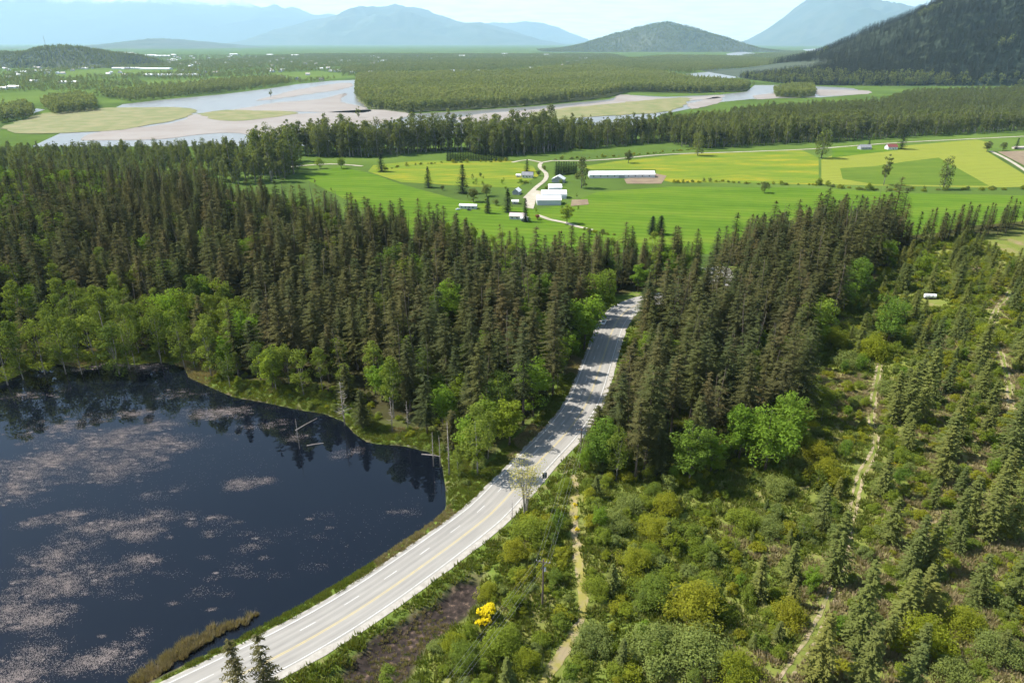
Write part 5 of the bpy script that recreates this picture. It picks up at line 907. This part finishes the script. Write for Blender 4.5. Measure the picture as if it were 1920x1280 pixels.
# ---------------------------------------------------------------- farm buildings
def gable(name, label, cat, x, y, L_, Wd, hw, hr, wall, roof, rz=0, wins=3, door=True, eave=0.5, z=ZV, round_roof=False, group=None, bigdoor=False):
    """L along local X, ridge along X, front wall on local -Y; origin at the front wall's middle"""
    o = tag(empty(name, (x, y, z), rz), label, cat, group); h = L_/2
    m_ = MB(); m_.box(-h, h, 0, Wd, -0.3, hw)
    if not round_roof:
        m_.add([(-h, 0, hw), (-h, Wd, hw), (-h, Wd/2, hw+hr)], [(0, 2, 1)]); m_.add([(h, 0, hw), (h, Wd, hw), (h, Wd/2, hw+hr)], [(0, 1, 2)])
    m_.build('wall', wall, o)
    b = MB(); e = eave
    if round_roof:
        n = 10; pts = [(Wd/2-cos(pi*k/n)*(Wd/2+0.2), hw*0.6+math.sin(pi*k/n)*(hr+hw*0.4)) for k in range(n+1)]
        V = [(sx, yy, zz) for sx in (-h-e, h+e) for yy, zz in pts]; Fc = [(k, k+1, n+2+k, n+1+k) for k in range(n)]
        b.add(V, Fc); b.add([(-h-0.05, yy, zz) for yy, zz in pts], [tuple(range(n+1))]); b.add([(h+0.05, yy, zz) for yy, zz in pts], [tuple(range(n, -1, -1))])
    else:
        k = hr/(Wd/2); t = 0.18
        for sg in (-1, 1):
            y0 = Wd/2; y1 = Wd/2+sg*(Wd/2+e); z0 = hw+hr+0.03; z1 = hw-k*e+0.03
            b.add([(-h-e, y0, z0), (h+e, y0, z0), (h+e, y1, z1), (-h-e, y1, z1), (-h-e, y0, z0+t), (h+e, y0, z0+t), (h+e, y1, z1+t), (-h-e, y1, z1+t)], [(0,1,2,3),(7,6,5,4),(0,4,5,1),(1,5,6,2),(2,6,7,3),(3,7,4,0)])
    b.build('roof', roof, o)
    if wins:
        wm = MB().box(-0.7, 0.7, -0.06, 0.02, -0.55, 0.55).mesh('window', M['glass']); fm = MB()
        fm.box(-0.82, 0.82, -0.09, -0.02, 0.55, 0.67); fm.box(-0.82, 0.82, -0.09, -0.02, -0.67, -0.55); fm.box(-0.82, -0.7, -0.09, -0.02, -0.55, 0.55); fm.box(0.7, 0.82, -0.09, -0.02, -0.55, 0.55)
        fm = fm.mesh('frame', M['wallw'])
        for i in range(wins):
            xx = -h+L_*(i+0.6)/(wins+0.4)
            w_ = link('window', wm, o); w_.location = (xx, 0, hw*0.55); f_ = link('frame', fm, w_)
    if bigdoor: MB().box(-2.2, 2.2, -0.08, 0.02, -0.2, min(hw*0.85, 4.0)).build('door', M['wallg'], o)
    elif door: MB().box(h*0.1-0.5, h*0.1+0.5, -0.08, 0.02, -0.2, 2.1).build('door', M['roofr'] if roof is M['roofr'] else M['wallg'], o)
    return o
def B(k): x0, x1, y = BLD[k]; return (x0+x1)/2, y, x1-x0
x, y, l = B('long'); o = gable('long_barn', 'very long white-roofed poultry barn with grey wall beside the dandelion meadow', 'barn', x, y, l, 14, 4.2, 3.0, M['wallw'], M['metalroof'], 0.03, 9, False); MB().box(-4, 3, -0.1, 0.03, -0.2, 3.2).build('door', M['wallg'], o)
x, y, l = B('white'); gable('white_barn', 'white metal-roofed barn with plain grey wall, foremost of three barns', 'barn', x, y, l, 15, 5.2, 3.2, M['wallw'], M['metalroof'], 0.02, 0, False)
x, y, l = B('quonset'); o = gable('round_roofed_barn', 'round-roofed white barn in the middle of three barns', 'barn', x, y, l, 13, 4.5, 3.5, M['wallw'], M['metalroof'], 0.02, 0, False, round_roof=True); MB().box(12.9, 13.02, 4, 9, -0.2, 4).build('door', M['wallg'], o)
x, y, l = B('back'); gable('small_barn', 'small white-roofed barn at the back of three barns', 'barn', x, y, l, 12, 6.5, 2.6, M['wallw'], M['metalroof'], 0.02, 1, True)
x, y, l = B('grey'); gable('farm_house', 'grey-roofed farm house under a dark fir by the lane', 'house', x, y, 13, 9, 3.4, 3.2, M['wallw'], M['roofg'], -0.2, 3)
x, y, l = B('shed'); gable('garden_shed', 'small pale shed beside the grey-roofed farm house', 'shed', x-4, y+2, 5, 4, 2.4, 1.2, M['wallb'], M['metalroof'], -0.1, 1)
x, y, l = B('gable'); gable('lane_house', 'dark gabled house with pale blue-grey roof beside the cedar hedge', 'house', x, y, 12, 14, 4.0, 3.8, M['wallg'], M['wallw'], pi/2-0.25, 2)
x, y, l = B('small'); gable('cottage', 'small cottage with pale roof on the bend of the farm lane', 'house', x, y, 10, 7, 3.4, 2.8, M['wallg'], M['metalroof'], pi/2-0.3, 2)
x, y, l = B('mobile'); gable('mobile_home', 'long white mobile home alone at the edge of the pasture', 'house', x, y, l, 6, 3.2, 1.1, M['wallw'], M['metalroof'], -0.18, 4)
x, y, l = B('front'); gable('bungalow', 'beige-roofed bungalow beside the narrow dark cypress', 'house', x, y, l+3, 9, 3.2, 2.2, M['wallw'], M['roofp'], -0.15, 3)
gable('garage', 'small white-roofed garage beside the beige-roofed bungalow', 'garage', x+6, y-6, 6, 5, 2.6, 1.0, M['wallw'], M['metalroof'], -0.15, 0, bigdoor=True)
x, y, l = B('wshed'); gable('white_shed', 'small white shed with beige wall behind the bungalow', 'shed', x, y, l+1, 5, 2.8, 1.2, M['wallb'], M['metalroof'], 0, 1)
x, y, l = B('east'); gable('field_house', 'grey house at the lane behind the mown field', 'house', x, y, 17, 10, 3.6, 3.4, M['wallg'], M['roofg'], 0.1, 3)
x, y, l = B('red'); gable('red_roofed_house', 'red-roofed white house beside the big dark fir', 'house', x, y, 15, 10, 4.2, 3.6, M['wallw'], M['roofr'], 0.1, 3)
x, y, l = B('grh'); gable('plot_shed', 'pale low shed beside the tilled plot at the field road', 'shed', x+25, y+4, 16, 6, 2.4, 1.0, M['wallb'], M['roofp'], 0.1, 1)
hx, hy = HOUSEL; gable('hill_house', 'grey house half hidden by maples at the forest edge', 'house', hx-4, hy, 18, 12, 6.0, 3.6, M['wallg'], M['roofg'], 0.5, 4, z=gh(hx, hy))
gable('hill_shed', 'small white-roofed shed among the maples behind the grey house', 'shed', hx-14, hy+34, 9, 7, 3.0, 1.6, M['wallw'], M['metalroof'], 0.4, 1, z=gh(hx-14, hy+34))
# vehicles
def car_mesh(L_, Wd, hb, hc, prof):
    """side profile (x, z) extruded across the width with tumblehome"""
    b = MB(); n = len(prof); V = []
    for sy in (-1, -0.97, 0.97, 1):
        for (x, z) in prof:
            k = 1.0 if z <= hb+0.02 else 0.80
            V.append((x, sy*Wd/2*k, z if abs(sy) < 0.99 else min(z, hb+0.9*(z-hb))))
    Fc = []
    for r in range(3):
        for i in range(n): j = (i+1) % n; Fc.append((r*n+i, r*n+j, (r+1)*n+j, (r+1)*n+i))
    Fc.append(tuple(range(n))[::-1]); Fc.append(tuple(3*n+i for i in range(n)))
    b.add(V, Fc); return b
def car(name, label, x, y, z, rz, paint, cat='car'):
    o = tag(empty(name, (x, y, z), rz), label, cat)
    prof = [(-2.2, 0.35), (2.15, 0.35), (2.25, 0.6), (2.1, 0.85), (1.1, 0.98), (0.35, 1.5), (-1.3, 1.55), (-2.05, 1.0), (-2.25, 0.9)]
    car_mesh(4.5, 1.85, 0.98, 1.5, prof).build('body', paint, o)
    for nm, q in (('windscreen', [(1.12, -0.66, 1.03), (1.12, 0.66, 1.03), (0.47, 0.58, 1.46), (0.47, -0.58, 1.46)]), ('rear_window', [(-1.97, -0.64, 1.09), (-1.97, 0.64, 1.09), (-1.42, 0.6, 1.5), (-1.42, -0.6, 1.5)])):
        d = 0.06 if nm == 'windscreen' else -0.06; b = MB(); b.add(q+[(a+d, bq, c_+0.05) for a, bq, c_ in q], [(0,1,2,3),(7,6,5,4),(0,4,5,1),(1,5,6,2),(2,6,7,3),(3,7,4,0)]); b.build(nm, M['glass'], o)
    for sg in (-1, 1):
        MB().add([(0.95, sg*0.80, 1.05), (-1.75, sg*0.80, 1.07), (-1.3, sg*0.755, 1.44), (0.38, sg*0.755, 1.42)], [(0,1,2,3)]).build('side_window', M['glass'], o)
        MB().box(2.13, 2.25, sg*0.62-0.22, sg*0.62+0.22, 0.66, 0.82).build('headlight', M['lamp'], o)
        for xx in (1.4, -1.4):
            w_ = MB().tube([(xx, sg*0.72, 0.33), (xx, sg*0.95, 0.33)], [0.34, 0.34], 14).build('tyre', M['tyre'], o)
            MB().tube([(xx, sg*0.94, 0.33), (xx, sg*0.965, 0.33)], [0.2, 0.2], 12).build('rim', M['galv'], w_)
    return o
i = min(range(len(RR)), key=lambda k: abs(RR[k][1]-268)); a, b = RR[i], RR[i+1]; dirr = math.atan2(b[1]-a[1], b[0]-a[0])
nxx, nyy = math.sin(dirr), -cos(dirr)
car('car', 'white car driving on the paved road between the firs', RR[i][0]-4.8*nxx, RR[i][1]-4.8*nyy, 0.02, dirr+pi, M['carw'])
x, y, l = B('mobile'); car('parked_car', 'white car parked beside the mobile home', x-9, y-4, ZV+0.12, 0.4, M['carw']); car('parked_car', 'dark car parked in front of the mobile home', x+2, y-7, ZV+0.12, -0.2, M['dark'])
# camper trailer on the cleared slope
x0, x1, y = VAN; o = tag(empty('camper_trailer', ((x0+x1)/2, y-2, gh((x0+x1)/2, y)), -0.15, (0.8, 0.8, 0.8)), 'white camper trailer parked among the brush of the cleared slope', 'trailer')
MB().tube([(-3, -0, 1.75), (3, 0, 1.75)], [1.2, 1.2], 14).build('body', M['carw'], o).scale = (1, 1, 1)
MB().box(-2.9, 2.9, -1.05, 1.05, 0.5, 0.9).build('chassis', M['dark'], o)
for xx in (-1.4, 0.6): MB().box(xx, xx+0.9, -1.225, -1.16, 1.6, 2.1).build('window', M['glass'], o)
for sg in (-1, 1): MB().tube([(0, sg*0.85, 0.38), (0, sg*1.08, 0.38)], [0.38, 0.38], 12).build('wheel', M['tyre'], o)
MB().box(2.9, 4.0, -0.06, 0.06, 0.5, 0.6).build('drawbar', M['dark'], o)
# road sign seen from behind
x, y, h = SIGN; o = tag(empty('road_sign', (x, y, gh(x, y)), 0.35), 'dark-backed road sign on a single post at the road edge', 'sign')
MB().tube([(0, 0, -0.4), (0, 0, 4.3)], [0.07, 0.07], 6).build('post', M['galv'], o)
MB().box(-0.65, 0.65, 0.07, 0.11, 1.5, 3.4).build('panel', M['dark'], o)
for zz in (1.9, 3.0): MB().box(-0.55, 0.55, 0.02, 0.07, zz-0.05, zz+0.05).build('brace', M['galv'], o)
# marker post at the pond end of the verge
def utility_pole(x, y, h, rz, label):
    o = tag(empty('utility_pole', (x, y, gh(x, y)), rz), label, 'pole', 'utility poles along the mossy track')
    MB().tube([(0, 0, -1), (0, 0, h)], [0.24, 0.17], 8).build('post', M['pole'], o)
    arm = MB().box(-1.5, 1.5, -0.24, -0.1, h-0.62, h-0.46).build('crossarm', M['pole'], o)
    for sg in (-1, 1): MB().tube([(sg*0.75, -0.16, h-0.6), (0, -0.15, h-1.4)], [0.03, 0.03], 4).build('brace', M['galv'], o)
    for xx in (-1.4, -0.7, 0.7, 1.4): MB().tube([(xx, -0.17, h-0.46), (xx, -0.17, h-0.3), (xx, -0.17, h-0.16)], [0.05, 0.09, 0.05], 6).build('insulator', M['porc'], arm)
    return o
PP = [(POLES[0][0], POLES[0][1], 13.0), (POLES[1][0], POLES[1][1], 12.5)]
d0 = math.atan2(PP[1][1]-PP[0][1], PP[1][0]-PP[0][0])+pi/2
utility_pole(*PP[0], d0, 'wooden utility pole with crossarm beside the road by the grove')
o = utility_pole(*PP[1], d0, 'wooden utility pole with crossarm and transformer among the brush by the mossy track')
MB().tube([(0.38, 0, PP[1][2]-3.0), (0.38, 0, PP[1][2]-2.1)], [0.2, 0.2], 10).build('transformer', M['galv'], o)
P3 = (-22, 62, 12.5); P0_ = (48, 205, 14)
utility_pole(*P3, d0, 'wooden utility pole with crossarm at the bog end of the line')
def cable(p, q, sag):
    pts = []; b = MB()
    for k in range(17):
        t = k/16; pts.append((p[0]+(q[0]-p[0])*t, p[1]+(q[1]-p[1])*t, p[2]+(q[2]-p[2])*t-sag*4*t*(1-t)))
    b.tube(pts, [0.009]*17, 5, True); return b.build('power_cable', M['wire'])
def arm_pt(P, off): return (P[0]+cos(d0)*off, P[1]+sin(d0)*off, gh(P[0], P[1])+P[2]-0.15)
for off in (-1.4, -0.7, 0.7, 1.4):
    tag(cable(arm_pt(PP[0], off), arm_pt(PP[1], off), 0.8), 'thin grey power cable strung between the two utility poles by the track', 'cable', 'cables between the two poles')
    tag(cable(arm_pt(PP[1], off), arm_pt(P3, off), 0.8), 'thin grey power cable running from the track pole over the bog', 'cable', 'cables over the bog')
# fallen logs and bleached wood
def log(x, y, l, a, label, z=None, group=None):
    b = MB(); b.tube([(-l/2, 0, 0), (0, 0.08, 0.05), (l/2, 0, 0.02)], [0.2, 0.17, 0.1], 6); t = [b.build('fallen_log', M['snag'])][0]
    t.location = (x, y, (gh(x, y) if z is None else z)+0.12); t.rotation_euler = (0, 0, a); tag(t, label, 'log', group)
for x, y, l, a in ((-66, 190, 9, 1.0), (-28, 176, 8, -0.3), (-24, 172, 6, -0.2), (-60, 178, 5, 0.3)): log(x, y, l, a, 'bleached fallen log at the water edge of the pond', -2.5, 'logs at the pond edge')
for x, y, l, a in ((86, 196, 7, 0.9), (90, 205, 5, -0.4), (-8, 84, 5, 0.5), (14, 90, 4, 1.2)): log(x, y, l, a, 'bleached fallen log lying on the cleared slope', None, 'logs on the cleared slope')
# radio mast on the wooded knoll
o = tag(empty('radio_mast', (-3060, 4880, 60)), 'thin grey radio mast on the wooded knoll', 'mast')
for a in range(3): MB().tube([(cos(a*2.1)*2.2, sin(a*2.1)*2.2, 0), (cos(a*2.1)*0.5, sin(a*2.1)*0.5, 85)], [0.5, 0.4], 4).build('leg', M['galv'], o)
for k in range(8): MB().box(-1.8+k*0.18, 1.8-k*0.18, -0.3, 0.3, 8+k*10, 8.6+k*10).build('brace', M['galv'], o)
# far barns and town buildings
FARLAB = {0:'far white-roofed barn on the plain beyond the river'}
for i, (x, y, w) in enumerate(FARB):
    gable('far_barn', 'far long white-roofed barn on the plain beyond the river' if w > 60 and y < 6000 else 'far white-roofed warehouse at the foot of the mountains' if y > 6000 else 'small far white-roofed farm building on the plain beyond the river', 'barn', x, y, max(w, 20), min(max(w*0.25, 12), 45), 6 if y < 6000 else 11, 4 if y < 6000 else 7, M['wallw'], M['metalroof'], random.uniform(-0.1, 0.1), 0, False, group='far long barns' if w > 60 and y < 6000 else 'far warehouses' if y > 6000 else 'small far farm buildings')
hm = []
for wall, roof in ((M['wallw'], M['roofp']), (M['wallb'], M['roofg']), (M['wallw'], M['metalroof'])):
    hm.append((MB().box(-7, 7, 0, 10, -0.5, 5.5).mesh('wall', wall), MB().add([(-7.6, -0.8, 5.3), (7.6, -0.8, 5.3), (7.6, 5, 9.5), (-7.6, 5, 9.5), (7.6, 10.8, 5.3), (-7.6, 10.8, 5.3)], [(0,1,2,3), (3,2,4,5), (0,3,5), (1,4,2)]).mesh('roof', roof)))
n = 0
while n < 240:
    y = random.uniform(3000, 8200); x = random.uniform(-0.72*y, 0.12*y)
    if any(sdist(np.array([x]), np.array([y]), p)[0] < 25 for p in (RIVER, ISLAND[0], FARWOOD[5])): continue
    w_, r2 = hm[n % 3]; o = tag(empty('town_house', (x, y, ZV), random.choice([0, 0.3, 1.57, -0.3])), ['small far pale-roofed house in the town on the plain', 'small far grey-roofed house in the town on the plain', 'small far white-roofed house in the town on the plain'][n % 3], 'house', ['pale-roofed town houses', 'grey-roofed town houses', 'white-roofed town houses'][n % 3])
    s = random.uniform(0.9, 1.9)*(1 if y < 5000 else 1.3); o.scale = (s, s, min(s, 1.2)); link('wall', w_, o); link('roof', r2, o); n += 1
# ---------------------------------------------------------------- haze
hb = MB().box(-84000, 84000, -4200, 86000, ZV-8, 4700).mesh('haze')
m, N, L = mat('haze_air'); pv = N.new('ShaderNodeVolumePrincipled'); pv.inputs['Color'].default_value = (0.53,0.78,1.0,1); pv.inputs['Density'].default_value = 2.7e-5; pv.inputs['Anisotropy'].default_value = 0.1
o_ = N.new('ShaderNodeOutputMaterial'); L.new(pv.outputs[0], o_.inputs['Volume']); hb.materials.append(m)
tag(link('haze', hb), 'pale blue haze in the air of the valley', 'haze', kind='stuff')
